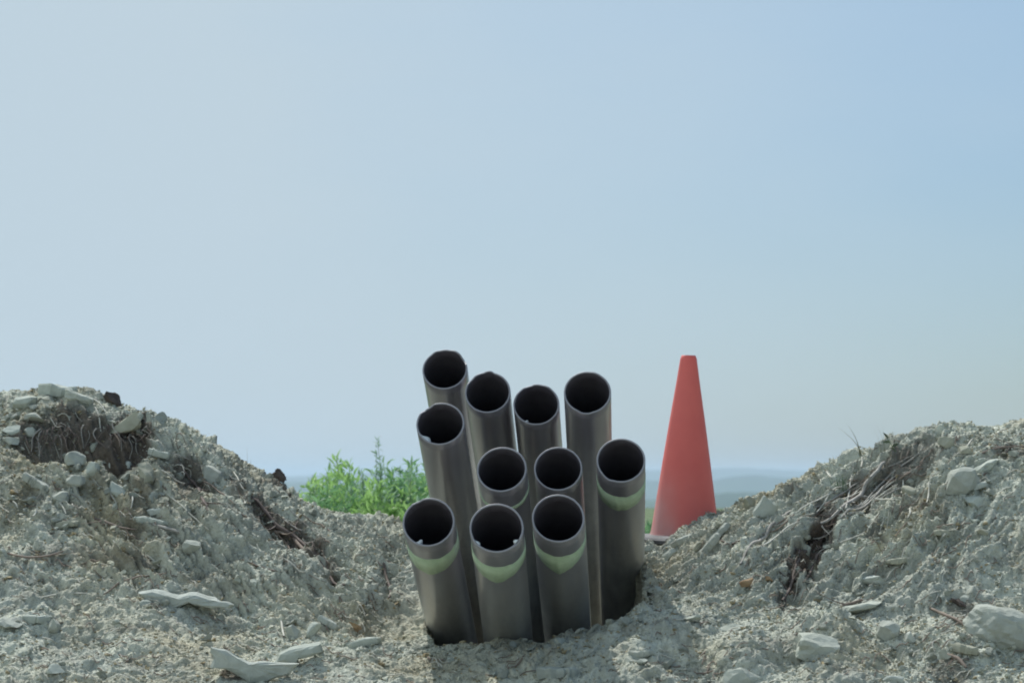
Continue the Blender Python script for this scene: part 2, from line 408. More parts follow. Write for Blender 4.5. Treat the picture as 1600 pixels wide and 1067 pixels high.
def slab_verts(seed, sx, sy, sz):
    """broken slab: ragged outline, stepped top, undercut edge"""
    r = np.random.default_rng(seed); n = 26
    th = np.sort(r.uniform(0, 2 * np.pi, n)); e = 3.2
    rad = 1 / (np.abs(np.cos(th)) ** e + np.abs(np.sin(th)) ** e) ** (1 / e) * r.uniform(0.80, 1.04, n)
    rings = [(0.7, -1.0), (0.95, -0.8), (1.0, -0.1), (0.99, 0.7), (0.90, 0.97), (0.5, 1.0)]
    V = [np.array([[0, 0, -1.0]])]
    for k, (f, z) in enumerate(rings):
        x = rad * f * np.cos(th) * sx; y = rad * f * np.sin(th) * sy
        zz = z * sz * (1 + 0.35 * fbm(x / sx * 2.5 + seed % 17, y / sy * 2, seed % 41, 3)) * (0.75 + 0.35 * vnoise(x / sx * 3 + 5, y * 0, seed % 37))
        V.append(np.stack([x + r.normal(size=n) * sx * 0.012, y, zz + r.normal(size=n) * sz * 0.07], -1))
    V[0][0, 2] = V[1][:, 2].mean(); V.append(np.array([[0, 0, V[-1][:, 2].mean()]]))
    V = np.concatenate(V); F_ = []
    for j in range(n): F_.append((0, 1 + (j + 1) % n, 1 + j))
    for k in range(len(rings) - 1):
        a = 1 + k * n; b_ = a + n
        for j in range(n):
            j2 = (j + 1) % n; F_.append((a + j, a + j2, b_ + j2)); F_.append((a + j, b_ + j2, b_ + j))
    a = 1 + (len(rings) - 1) * n
    for j in range(n): F_.append((len(V) - 1, a + j, a + (j + 1) % n))
    V[:, 2] += 0.3 * sz * fbm(V[:, 0] / sx * 1.3 + seed % 23, V[:, 1] * 0, seed % 43, 2)
    return V, np.array(F_)

def stone_mat(name, c1, c2, bump=0.6):
    return add_noise_color(mat(name, c1, 0.92, spec=0.15), 18, c1, c2, bump=bump, bump_scale=70, dist=0.005)
SM = {'pale': stone_mat('pale_limestone', (0.34, 0.365, 0.315), (0.46, 0.49, 0.43), 0.6),
      'white': stone_mat('whitish_limestone', (0.35, 0.375, 0.33), (0.48, 0.51, 0.46), 1.0),
      'grey': stone_mat('grey_limestone', (0.30, 0.315, 0.27), (0.42, 0.44, 0.385), 0.6),
      'tan': stone_mat('tan_limestone', (0.27, 0.27, 0.21), (0.38, 0.38, 0.30), 0.4),
      'clod': stone_mat('marl_clod', (0.36, 0.38, 0.32), (0.48, 0.50, 0.43), 1.0),
      'rust': stone_mat('rusty_clod', (0.24, 0.155, 0.09), (0.36, 0.26, 0.16), 0.9),
      'brown': stone_mat('brown_earth_clod', (0.05, 0.04, 0.036), (0.13, 0.105, 0.09), 1.0)}

_n = [0]
def stone(px, py, w, h, mk, label, cat='stone', roll=0.0, depth=None, yaw=0.0, ang=0.8, rough=0.05, lift=0.35, group=None, sub=3, name=None, pitch=0.0, toward=0.0):
    """w, h in picture pixels of the photo; the stone rests bedded in the ground at that spot"""
    _n[0] += 1
    p = at(px, min(py + h * 0.3, 1064 + h)); y = p.y
    sx = w / F * y / 2; sz = h / F * y / 2; sy = depth / 2 if depth else (sx + sz) / 2
    if w / h > 2.0 and cat == 'stone': V, Fc = slab_verts(100 + _n[0] * 13, sx, sy, sz)
    else: V, Fc = rock_verts(sub, 100 + _n[0] * 13, ang, rough, (sx, sy, sz))
    # normalise the extents so the outline keeps the asked size
    V = V / np.abs(V).max(0) * np.array([sx, sy, sz])
    me = np_mesh('stone', V, Fc, [SM[mk]], smooth=False)
    o = link(name or ('stone' if mk not in ('clod', 'rust', 'brown') else 'earth_clod'), me)
    o.location = (p.x, y + sy * 0.35 - toward, p.z + sz * lift)
    o.rotation_euler = (R(pitch), -R(roll), R(yaw))
    return tag(o, label, cat, group)

S = stone
# left mound, crest and hollow
S(192, 658, 66, 40, 'tan', 'large tan wedge stone jutting over the dark rooty hollow on the left mound', roll=12, depth=0.12, lift=0.5, toward=0.05)
S(86, 612, 62, 26, 'pale', 'broad pale slab forming the top of the left mound', roll=-8, depth=0.13, lift=0.6)
S(120, 622, 50, 22, 'clod', 'flat pale clod just right of the topmost slab of the left mound', 'clod', roll=-22, depth=0.1, lift=0.6)
S(38, 630, 42, 28, 'pale', 'rounded triangular pale stone near the left edge, below the topmost slab', roll=15, lift=0.5)
S(14, 628, 26, 26, 'clod', 'knobbly clod on the mound crest at the left edge of the photo', 'clod', rough=0.15, lift=0.6)
S(175, 628, 34, 22, 'brown', 'dark brown lump sticking up behind the wedge stone on the left crest', 'clod', roll=-25, rough=0.2, lift=0.9)
S(262, 654, 34, 34, 'clod', 'lone greenish clod perched on the skyline of the left mound', 'clod', rough=0.15, roll=10, lift=0.25)
S(225, 662, 30, 26, 'clod', 'squat clod between the wedge stone and the perched clod', 'clod', rough=0.12, roll=-20, lift=0.6)
S(16, 690, 30, 20, 'grey', 'grey stone at the left edge beside the dark hollow')
S(52, 655, 34, 28, 'grey', 'round grey stone in the bank above the left end of the dark hollow', ang=0.4)
S(18, 672, 34, 22, 'pale', 'pale stone at the left edge above the grey one')
S(46, 672, 24, 20, 'grey', 'small grey stone left of the dark hollow, under the round one', ang=0.4)
S(118, 721, 34, 28, 'grey', 'rounded grey cobble lying below the middle of the dark hollow', ang=0.35, lift=0.7)
S(144, 734, 24, 30, 'pale', 'upright pale cobble touching the rounded grey cobble below the hollow', ang=0.35, lift=0.7)
S(177, 732, 13, 18, 'white', 'small white pebble, left of the pair in the dark hollow', ang=0.3, lift=0.8)
S(200, 732, 13, 18, 'white', 'small white pebble, right of the pair in the dark hollow', ang=0.3, lift=0.8)
S(226, 738, 28, 40, 'tan', 'tall tan stone at the right end of the dark hollow', ang=0.5, roll=10)
S(120, 752, 34, 26, 'grey', 'grey stone under the two touching cobbles', ang=0.6)
S(180, 765, 38, 28, 'pale', 'sloping pale stone below the two white pebbles', roll=-20, ang=0.6)
S(235, 778, 26, 24, 'grey', 'small grey stone below the tall tan stone')
S(58, 752, 58, 20, 'grey', 'long smooth grey stone slanting under the left end of the hollow', roll=-26, ang=0.5, depth=0.09)
S(92, 775, 32, 22, 'grey', 'dark grey stone below the long slanting one', ang=0.6)
S(246, 797, 44, 16, 'white', 'bright pale chip lying flat under the tall tan stone', roll=8, depth=0.07)
S(238, 812, 70, 14, 'pale', 'thin pale slab slanting down to the right under the bright chip', roll=-8, depth=0.09)
S(332, 742, 46, 30, 'grey', 'smooth grey slab leaning in the upper right flank of the left mound', roll=-28, ang=0.5, depth=0.09)
S(248, 708, 36, 14, 'pale', 'pale flake just right of the dark hollow', roll=-15, depth=0.06)
S(440, 748, 34, 20, 'brown', 'dark rooty clod on the skyline where the left mound meets the weeds', 'clod', roll=-28, rough=0.2, lift=0.9)
S(415, 738, 22, 16, 'clod', 'greenish clod on the skyline above the dark rooty clod', 'clod', roll=-20, rough=0.15, lift=0.8)
S(105, 818, 40, 14, 'tan', 'flat tan stone low on the left mound near a thin twig', roll=6, depth=0.06)
S(308, 856, 46, 28, 'grey', 'blue grey blocky stone in the middle of the left slope', roll=-12, ang=0.7)
S(365, 836, 20, 14, 'white', 'small white chip right of the blue grey blocky stone')
S(250, 880, 30, 16, 'tan', 'small tan stone under the blue grey blocky stone', roll=14)
S(12, 862, 28, 20, 'grey', 'grey stone at the left edge halfway down the slope')
S(464, 984, 26, 32, 'white', 'upright whitish flake beside a pale splinter, below the left slope', roll=18, ang=0.9)
S(490, 980, 20, 34, 'pale', 'narrow pale flake leaning next to the upright whitish flake', roll=-30, ang=0.9)
S(516, 972, 42, 14, 'white', 'thin whitish flake slanting down towards the rusty clod', roll=-28, ang=0.9, depth=0.05)
S(510, 990, 22, 20, 'tan', 'small tan block under the thin slanting flake')
S(552, 972, 30, 26, 'rust', 'rusty orange brown crumbly clod at the foot of the left slope', 'clod', rough=0.22)
S(570, 1000, 60, 14, 'pale', 'thin pale ledge stone leading towards the pipes', roll=12, depth=0.08)
S(95, 975, 34, 34, 'grey', 'pointed grey stone at the lower left', roll=30, ang=0.8)
S(62, 965, 46, 20, 'pale', 'light stone beside the pointed grey stone at the lower left', depth=0.08)
S(18, 972, 44, 26, 'grey', 'broad grey stone at the left edge, lower part of the slope', depth=0.1)
S(95, 1043, 34, 22, 'pale', 'pale stone near the bottom left corner, beside brown crumbs')
S(400, 915, 34, 26, 'clod', 'lumpy clod above the right end of the long thin slab', 'clod', rough=0.16)
S(370, 905, 28, 24, 'clod', 'lumpy clod above the middle of the long thin slab', 'clod', rough=0.16)
def poly_stone(pts, depth, mk, label, seed, back_up=0.25, cat='stone'):
    """broken stone from its front outline: chamfered front, thick body, smaller raised back"""
    r = np.random.default_rng(seed); P = np.array(pts, float)
    # refine and roughen the outline
    Q = []
    for i in range(len(P)):
        a, b_ = P[i], P[(i + 1) % len(P)]; m = max(1, int(np.hypot(*(b_ - a)) / 9))
        for k in range(m): Q.append(a + (b_ - a) * k / m + (r.normal(size=2) * 1.1 if k else 0))
    Q = np.array(Q); c = Q.mean(0); foot = at(c[0], min(Q[:, 1].max(), 1064)); y0 = foot.y - 0.01
    X_ = (Q[:, 0] - c[0]) / F * y0; Z_ = (Q[:, 1].max() - Q[:, 1]) / F * y0; h = Z_.max(); cz = Z_.mean(); n = len(Q)
    V = [np.array([[0, -0.004, cz]])]
    for f, yy, up in ((0.6, -.003, 0), (0.93, 0.004, 0), (1.0, 0.016, 0), (0.99, depth * .5, back_up * h * .5), (0.9, depth * .85, back_up * h), (0.6, depth, back_up * h)):
        V.append(np.stack([X_ * f + r.normal(size=n) * .0006, np.full(n, yy) + r.normal(size=n) * .0015, cz + (Z_ - cz) * f + up * (Z_ > cz)], -1))
    V.append(np.array([[0, depth, cz + back_up * h * .5]])); V = np.concatenate(V); f_ = []
    for j in range(n): f_.append((0, 1 + j, 1 + (j + 1) % n))
    for k in range(5):
        a = 1 + k * n
        for j in range(n):
            j2 = (j + 1) % n; f_.append((a + j, a + n + j, a + n + j2)); f_.append((a + j, a + n + j2, a + j2))
    a = 1 + 5 * n
    for j in range(n): f_.append((len(V) - 1, a + (j + 1) % n, a + j))
    o = link('stone', np_mesh('stone', V, np.array(f_), [SM[mk]])); o.location = ((c[0] - 800) / F * y0, y0, foot.z - 0.004)
    return tag(o, label, cat)
poly_stone([(217, 924), (236, 921), (258, 927), (278, 931), (297, 926), (316, 929), (340, 935), (367, 942), (362, 947), (335, 948), (312, 944), (298, 939), (284, 944), (268, 950), (246, 949), (232, 940)],
           0.055, 'white', 'long thin whitish slab lying flat with a shadow beneath, lower left slope', 31, .15)
poly_stone([(330, 1008), (352, 1012), (368, 1024), (388, 1032), (420, 1031), (470, 1034), (455, 1050), (410, 1064), (392, 1066), (372, 1052), (352, 1042), (330, 1040), (336, 1026)],
           0.05, 'white', 'large whitish wedge slab at the bottom left with a brown hollow below it', 32, 0)
poly_stone([(432, 1030), (438, 1018), (452, 1011), (476, 1006), (502, 1002), (506, 1014), (492, 1020), (468, 1026), (462, 1036), (446, 1040)],
           0.05, 'pale', 'pale two part stone lying just above the right end of the wedge slab', 33, .1)
# shaded foreground
S(870, 1046, 66, 26, 'grey', 'flat bluish stone in the shade in front of the pipes', roll=4, depth=0.09, ang=0.85)
S(1000, 1018, 40, 14, 'grey', 'thin grey flake in the shade near its right edge', roll=6, depth=0.06)
# right mound
S(1194, 797, 34, 48, 'pale', 'pale flat oblong stone standing on edge near the cone', roll=-38, ang=0.6, depth=0.05, lift=0.5)
S(1172, 786, 24, 24, 'tan', 'round tan stone left of the stone standing on edge, near the cone', ang=0.3, lift=0.5)
S(1120, 835, 52, 16, 'grey', 'long greenish stone pointing at the cone', roll=38, depth=0.06, ang=0.5)
S(1066, 846, 40, 16, 'grey', 'long stone hiding the lower right corner of the cone base', roll=24, depth=0.06, ang=0.5, lift=0.7)
S(1085, 855, 28, 14, 'tan', 'narrow stone next to the long stone in front of the cone', roll=30, depth=0.05, ang=0.5)
S(1108, 850, 50, 17, 'grey', 'thick greenish stone lying uphill on the right bank below the cone', roll=46, depth=0.06, ang=0.5)
S(1045, 868, 30, 18, 'pale', 'pale stone on the right bank just below the cone', roll=40)
S(1498, 751, 66, 46, 'grey', 'large smooth grey boulder high on the right mound', roll=14, ang=0.3, lift=0.4)
S(1540, 728, 48, 26, 'pale', 'pale stone behind the large smooth boulder on the right mound', roll=10)
S(1526, 760, 34, 12, 'white', 'white flat chip lying on the right of the large smooth boulder', roll=16, depth=0.05)
S(1524, 782, 42, 22, 'pale', 'pale wedge just below the large smooth boulder', roll=-12)
S(1478, 690, 26, 22, 'tan', 'small tan stone near the top of the right mound', ang=0.4)
S(1508, 704, 26, 20, 'tan', 'tan stone up the slope from the large smooth boulder', ang=0.4)
S(1420, 767, 24, 20, 'tan', 'round brownish stone among the roots on the right mound', ang=0.3, lift=0.6)
S(1470, 833, 26, 12, 'tan', 'brown flat stone with a shadow, middle of the right slope', depth=0.05, lift=0.6)
S(1535, 832, 20, 12, 'tan', 'small brown stone right of the flat brown one on the right slope', lift=0.6)
S(1360, 900, 60, 30, 'white', 'whitish broken slab in the middle of the right slope', roll=14, ang=0.85, depth=0.08)
S(1400, 876, 36, 12, 'tan', 'pinkish flat stone above the whitish broken slab', roll=8, depth=0.05)
S(1562, 975, 118, 78, 'grey', 'huge rounded boulder at the right edge of the photo', roll=-14, ang=0.2, lift=0.35, sub=4, rough=0.06)
S(1500, 938, 34, 18, 'brown', 'dark earthy clod beside the huge boulder', 'clod', rough=0.2)
S(1385, 984, 34, 36, 'grey', 'grey oval stone left of a small white one, lower right', roll=-20, ang=0.45, lift=0.5)
S(1414, 994, 30, 20, 'white', 'small whitish block right of the grey oval stone, lower right', lift=0.5)
S(1466, 1036, 44, 50, 'grey', 'steep grey rock at the bottom right in front of the huge boulder', roll=24, ang=0.85)
S(1500, 1010, 46, 18, 'tan', 'flat tan slab leaning above the steep grey rock', roll=-10, depth=0.08)
S(1392, 1060, 34, 20, 'white', 'bright white stone cut by the bottom edge at the right')
S(1160, 1050, 74, 44, 'clod', 'big peaked clod at the bottom, right of the pipes shadow', 'clod', roll=-6, rough=0.10, ang=0.75, lift=0.2)
S(1340, 948, 80, 18, 'clod', 'long flat clod below the brown crack on the right slope', 'clod', roll=10, depth=0.1)
S(1268, 1000, 84, 50, 'clod', 'bulging block of compact soil between the peaked clod and the grey oval stone', 'clod', rough=0.10, ang=0.55, lift=0.1, depth=0.16)
S(1078, 962, 34, 24, 'clod', 'pale clod on the level ground just right of the pipes', 'clod', rough=0.14)
S(1145, 978, 46, 18, 'clod', 'low wide clod in the middle of the level ground right of the pipes', 'clod', roll=14)
S(1165, 912, 26, 14, 'rust', 'orange brown stone low on the right bank', roll=14, lift=0.6)
S(1200, 904, 14, 10, 'rust', 'tiny orange brown pebble beside the orange brown stone', 'pebble', lift=0.6)
S(1025, 935, 18, 14, 'tan', 'small tan pebble touching the foot of the rightmost pipe', 'pebble')

# medium loose clods: counted individuals sharing a few meshes
protos = []
for k in range(16):
    V, Fc = rock_verts(2, 900 + k * 7, 0.65 if k % 2 else 0.45, 0.16)
    V = V / np.abs(V).max(0)
    protos.append(np_mesh('clod_mesh', V, Fc, [SM[('clod', 'clod', 'clod', 'grey', 'pale', 'tan')[k % 6]]], smooth=False))
def visible_spots(n, x0, x1, seed, y_bias=1.0, rows=(600, 1066)):
    r = np.random.default_rng(seed); out = []
    while len(out) < n:
        px = r.uniform(x0, x1); py = r.uniform(*rows)
        top = np.interp(px, SIL[:, 0], SIL[:, 1])
        if py < top + 6: continue
        if 640 < px < 1005 and py < 1012: continue
        if 628 < px < 1010 and py < 990: continue
        out.append((px, py))
    return out
def med(spots, label, group, seed):
    r = np.random.default_rng(seed)
    for px, py in spots:
        p = at(px, py)
        s = (0.010 + 0.016 * r.random() ** 2.2)
        o = link('loose_clod', protos[r.integers(len(protos))])
        e = r.uniform(0.6, 1.0, 2)
        o.scale = (s, s * e[0], s * e[1] * 0.8)
        o.location = (p.x, p.y, p.z + s * 0.25)
        o.rotation_euler = tuple(r.uniform(-0.6, 0.6, 2)) + (r.uniform(0, 6.28),)
        tag(o, label, 'clod', group)
med(visible_spots(110, 0, 640, 11) + visible_spots(45, 0, 260, 14, rows=(600, 830)), 'one of many small loose clods scattered over the left spoil mound', 'small clods on the left mound', 21)
med(visible_spots(110, 1010, 1600, 12, rows=(655, 1066)), 'one of many small loose clods scattered over the right spoil mound', 'small clods on the right mound', 22)
foot = [(672 + k * 15.5 + (k * 37 % 11) - 5, np.interp(672 + k * 15.5, [670, 850, 930, 1010], [1012, 1008, 982, 962]) + (k * 53 % 9) - 3) for k in range(22)]
med(visible_spots(14, 670, 1080, 13, rows=(1005, 1066)) + foot, 'small loose clod on the shaded soil in front of the pipes', 'small clods in front of the pipes', 23)

# crumbs: too many to count
def crumbs(n, seed, smin, smax, sub=1, power=2.5):
    r = np.random.default_rng(seed)
    base = []
    for k in range(24):
        V, Fc = rock_verts(sub, 3000 + k * 11 + seed, 0.5, 0.15); base.append(V / np.abs(V).max(0))
    base = np.array(base); Fc = ICO[sub][1]
    x = r.uniform(-2.2, 2.2, n * 2); y = r.uniform(6.4, 8.75, n * 2)
    dens = 0.25 + 0.9 * vnoise(x * 4, y * 4, 55) + 0.5 * vnoise(x * 11, y * 11, 56)
    keep = (r.random(n * 2) < dens * 0.75) & ~((np.abs(x - 0.03) < 0.4) & (y > 7.5))
    x = x[keep][:n]; y = y[keep][:n]; n = len(x); z = hz(x, y)
    s = smin + (smax - smin) * r.random(n) ** power
    sc = np.stack([s, s * r.uniform(.55, 1, n), s * r.uniform(.4, .8, n)], -1)
    a = r.uniform(0, 2 * np.pi, n); b = r.uniform(-.7, .7, n)
    ca, sa, cb, sb = np.cos(a), np.sin(a), np.cos(b), np.sin(b)
    M = np.zeros((n, 3, 3)); M[:, 0, 0] = ca; M[:, 0, 1] = -sa * cb; M[:, 0, 2] = sa * sb
    M[:, 1, 0] = sa; M[:, 1, 1] = ca * cb; M[:, 1, 2] = -ca * sb; M[:, 2, 1] = sb; M[:, 2, 2] = cb
    V = base[r.integers(0, len(base), n)] * sc[:, None, :]
    V = np.einsum('nij,nkj->nki', M, V) + np.stack([x, y, z + sc[:, 2] * 0.3], -1)[:, None, :]
    nv = base.shape[1]
    Fa = (Fc[None] + (np.arange(n) * nv)[:, None, None]).reshape(-1, 3)
    t = earth_tone(x, y)
    dmm = np.zeros(n)
    for bx, by, rx, ry, amt in DARK:
        dmm = np.maximum(dmm, amt * sstep(1.6, 0.6, ((x - bx) / rx) ** 2 + ((y - by) / ry) ** 2))
    t = t * (1 + r.uniform(-.22, .22, n))[:, None]
    wr = (r.random(n) < 0.20)[:, None]; t = np.where(wr, t * np.array([0.8, 0.66, 0.5]), t)
    t = t * (1 - 0.6 * (dmm * (r.random(n) < 0.75)))[:, None]
    return V.reshape(-1, 3), Fa, np.repeat(t, nv, 0)
V, Fa, t = crumbs(6500, 33, 0.004, 0.015, sub=2, power=2.4)
o = link('soil_rubble', np_mesh('soil_rubble', V, Fa, [soil], smooth=False, colors=np.clip(t, .05, 1.5)))
tag(o, 'coarse rubble of pale soil lumps lying over both mounds', 'rubble', kind='stuff')
V, Fa, t = crumbs(140000, 31, 0.0016, 0.0075, power=2.2)
o = link('soil_crumbs', np_mesh('soil_crumbs', V, Fa, [soil], smooth=False, colors=np.clip(t, .05, 1.5)))
tag(o, 'loose crumbs of pale soil covering both mounds', 'soil crumbs', kind='stuff')

# ------------------------------------------------------------------ tubes: roots, twigs, straw
def tube(P, rad, sides=5):
    P = np.asarray(P, float); n = len(P); rad = np.broadcast_to(rad, (n,))
    T = np.gradient(P, axis=0); T /= np.linalg.norm(T, axis=1)[:, None] + 1e-9
    up = np.array([0.13, 0.3, 1.0]); A = np.cross(T, up); A /= np.linalg.norm(A, axis=1)[:, None] + 1e-9
    B = np.cross(T, A); th = np.arange(sides) / sides * 2 * np.pi
    V = P[:, None] + rad[:, None, None] * (np.cos(th)[None, :, None] * A[:, None] + np.sin(th)[None, :, None] * B[:, None])
    V = V.reshape(-1, 3); q = []
    i = np.arange(n - 1)[:, None] * sides; j = np.arange(sides)[None]; k = (j + 1) % sides
    q = np.stack([i + j, i + k, i + sides + k, i + sides + j], -1).reshape(-1, 4)
    return V, q
def merge(parts):
    Vs, Fs, o = [], [], 0
    for V, f in parts: Vs.append(V); Fs.append(f + o); o += len(V)
    return np.concatenate(Vs), np.concatenate(Fs)

RM = {'root': add_noise_color(mat('dark_root', (0.1, 0.07, 0.06), 0.85), 40, (0.065, 0.05, 0.045), (0.17, 0.135, 0.115)),
      'bark': add_noise_color(mat('brown_bark', (0.2, 0.15, 0.1), 0.85), 40, (0.15, 0.115, 0.09), (0.30, 0.24, 0.195)),
      'straw': add_noise_color(mat('dry_straw', (0.5, 0.47, 0.4), 0.8), 30, (0.38, 0.36, 0.29), (0.60, 0.59, 0.52)),
      'greyroot': add_noise_color(mat('grey_root', (0.3, 0.28, 0.25), 0.85), 30, (0.22, 0.205, 0.18), (0.42, 0.40, 0.36))}
def strand(name, pts, rad, mk, label, cat, group=None, lift=0.006, wob=0.006, seed=None, forks=0, follow=0.5):
    """pts in picture pixels laid on the ground; slight wobble; optional side rootlets"""
    r = np.random.default_rng(seed if seed is not None else int(pts[0][0] * 7 + pts[0][1]))
    W = np.array([at(*p)[:] for p in pts]); m = max(8, int(sum(np.linalg.norm(np.diff(W, axis=0), axis=1)) / 0.02))
    tt = np.linspace(0, len(W) - 1, m); P = np.stack([np.interp(tt, range(len(W)), W[:, k]) for k in range(3)], -1)
    P += wob * np.cumsum(r.normal(size=P.shape), 0) * 0.35 * np.sin(np.linspace(0, np.pi, m))[:, None]
    g = hz(P[:, 0], P[:, 1]) + lift
    P[:, 2] = np.maximum(P[:, 2] * (1 - follow) + g * follow, g - 0.004)
    P[:, 2] = np.convolve(np.pad(P[:, 2], 2, mode='edge'), np.ones(5) / 5, 'valid')
    rr = rad * (0.35 + 0.65 * np.sin(np.linspace(0.5, 2.9, m))) 
    parts = [tube(P, rr)]
    for _ in range(forks):
        i = r.integers(1, m - 2); L_ = r.uniform(0.04, 0.12); d = r.normal(size=3); d[2] = -abs(d[2]) * .4; d[1] *= .5; d /= np.linalg.norm(d)
        s = np.linspace(0, 1, 7)[:, None]; Q = P[i] + s * L_ * d + s ** 2 * r.normal(size=3) * 0.02
        Q[:, 2] = np.maximum(Q[:, 2], hz(Q[:, 0], Q[:, 1]) + 0.002)
        parts.append(tube(Q, rad * 0.5 * (1 - 0.8 * s[:, 0])))
    V, q = merge(parts)
    o = link(name, np_mesh(name, V, q, [RM[mk]], smooth=True))
    return tag(o, label, cat, group)

# left side
strand('root', [(398, 778), (418, 800), (440, 822), (470, 842), (488, 868)], 0.009, 'root', 'thick dark root running down the crack in the left flank', 'root', forks=14)
strand('root', [(430, 830), (462, 842), (485, 862), (498, 888)], 0.008, 'bark', 'red brown root crossing just below the thick dark root', 'root', forks=4)
strand('root', [(492, 860), (520, 895), (540, 915)], 0.006, 'root', 'short dark root continuing down the left flank from the crack', 'root', forks=3)
strand('root', [(600, 868), (602, 905), (608, 935)], 0.005, 'root', 'thin dark root going straight down the bank left of the pipes', 'root', forks=2)
strand('root', [(285, 735), (310, 762), (322, 790), (326, 810)], 0.006, 'root', 'dark root beside the smooth grey slab on the left mound', 'root', forks=6)
strand('twig', [(143, 812), (175, 822), (215, 832)], 0.005, 'bark', 'brown twig lying across the upper left slope', 'twig', lift=0.012, forks=2)
strand('twig', [(165, 935), (190, 915), (225, 906), (262, 902)], 0.0035, 'bark', 'thin curved twig above the long whitish slab', 'twig', lift=0.015)
strand('twig', [(40, 938), (90, 935), (140, 930)], 0.003, 'straw', 'pale straight twig low at the left', 'twig', lift=0.012)
strand('twig', [(10, 865), (40, 875), (80, 872), (110, 860)], 0.004, 'bark', 'brown twig near the left edge, middle height', 'twig', lift=0.012, forks=2)
strand('twig', [(380, 875), (405, 885), (440, 898)], 0.004, 'bark', 'reddish twig in the middle of the left slope', 'twig', lift=0.012)
strand('splinter', [(441, 972), (446, 1000)], 0.004, 'straw', 'pale upright splinter beside the whitish flake', 'splinter', lift=0.02, wob=0)
strand('root', [(205, 812), (240, 820), (285, 838), (300, 842)], 0.006, 'greyroot', 'grey root under the thin pale slab on the left slope', 'root', lift=0.01, forks=2)
# roots hanging in the dark hollow
for k in range(64):
    r = np.random.default_rng(500 + k); px = r.uniform(60, 235); py = r.uniform(668, 690)
    p = at(px, py); ln = r.uniform(0.05, 0.13); s = np.linspace(0, 1, 9)[:, None]
    Q = np.array([p.x, p.y - 0.015, p.z + 0.015]) + s * np.array([r.uniform(-.05, .06), -r.uniform(.02, .07), 0]) + np.array([0, 0, -1.0]) * s ** 1.4 * ln * 0.8
    Q[:, 0] += 0.006 * np.sin(s[:, 0] * r.uniform(4, 9) + k)
    Q[:, 2] = np.maximum(Q[:, 2], hz(Q[:, 0], Q[:, 1]) + 0.003)
    V, q = tube(Q, r.uniform(.0009, .0028) * (1 - 0.6 * s[:, 0]))
    tag(link('rootlet', np_mesh('rootlet', V, q, [RM[('root', 'bark', 'root', 'greyroot')[k % 4]]], smooth=True)),
        'one of the fine roots hanging over the dark hollow in the left mound', 'root', 'roots hanging in the hollow')
# right side
strand('root', [(1315, 800), (1290, 832), (1262, 868), (1240, 905), (1220, 940)], 0.008, 'root', 'dark root in the long crack down the right slope', 'root', forks=10)
strand('root', [(1300, 845), (1276, 872), (1258, 905)], 0.006, 'root', 'second dark root lying just right of the root in the long crack', 'root', forks=6)
strand('root', [(1235, 800), (1200, 826), (1178, 852), (1155, 890)], 0.007, 'greyroot', 'pale curved root arching down the right bank under the standing stone', 'root', lift=0.014, forks=1)
strand('root', [(1382, 728), (1370, 748), (1350, 772), (1310, 800), (1262, 822)], 0.008, 'greyroot', 'longest pale root slanting across the upper right slope', 'root', lift=0.02, forks=5)
strand('root', [(1400, 745), (1370, 775), (1330, 805), (1312, 818)], 0.005, 'greyroot', 'thin grey root running below the longest pale root', 'root', lift=0.016, forks=3)
strand('root', [(1440, 735), (1410, 752), (1385, 760)], 0.005, 'bark', 'brown root above the round brownish stone', 'root', lift=0.012, forks=6)
strand('root', [(1600, 700), (1560, 702), (1525, 716)], 0.006, 'bark', 'brown root at the right edge high on the right mound', 'root', forks=3)
strand('root', [(1345, 938), (1310, 945), (1280, 952)], 0.006, 'bark', 'brown root sticking out under the long flat clod', 'root', lift=0.01, forks=1)
strand('root', [(1450, 948), (1480, 965), (1515, 985)], 0.006, 'bark', 'brown root left of the huge boulder', 'root', lift=0.008, forks=2)
strand('root', [(1470, 1020), (1490, 1032), (1505, 1048)], 0.008, 'bark', 'reddish brown root beside the steep grey rock at the bottom', 'root', lift=0.01)
strand('root', [(1120, 845), (1150, 850), (1185, 845)], 0.004, 'root', 'short dark rootlet under the pale curved root', 'root')
for k, (a, b) in enumerate([((1330, 742), (1320, 800)), ((1346, 718), (1344, 738)), ((1332, 735), (1330, 748)), ((1450, 760), (1446, 795)), ((1274, 745), (1284, 762)),
                            ((1410, 755), (1406, 778)), ((1365, 784), (1396, 792)), ((1420, 800), (1416, 818)), ((1345, 790), (1322, 812)), ((1310, 860), (1350, 835)),
                            ((1500, 715), (1520, 690)), ((1290, 740), (1300, 756))]):
    strand('straw', [a, ((a[0] + b[0]) / 2 + 2, (a[1] + b[1]) / 2), b], 0.0032, 'straw', 'short pale straw lying on the root patch of the right mound', 'straw', 'pale straws on the right mound', lift=0.02, wob=0.001)
for k, (a, b) in enumerate([((145, 628), (166, 655)), ((148, 640), (158, 690)), ((95, 790), (105, 812)), ((208, 780), (206, 805)), ((365, 740), (382, 772)), ((378, 780), (384, 792)),
                            ((22, 790), (30, 802)), ((60, 800), (52, 815)), ((250, 740), (290, 762)), ((445, 880), (478, 902)), ((230, 872), (252, 892))]):
    strand('straw', [a, ((a[0] + b[0]) / 2 + 2, (a[1] + b[1]) / 2), b], 0.0030, 'straw', 'short pale straw lying on the left mound', 'straw', 'pale straws on the left mound', lift=0.02, wob=0.001)

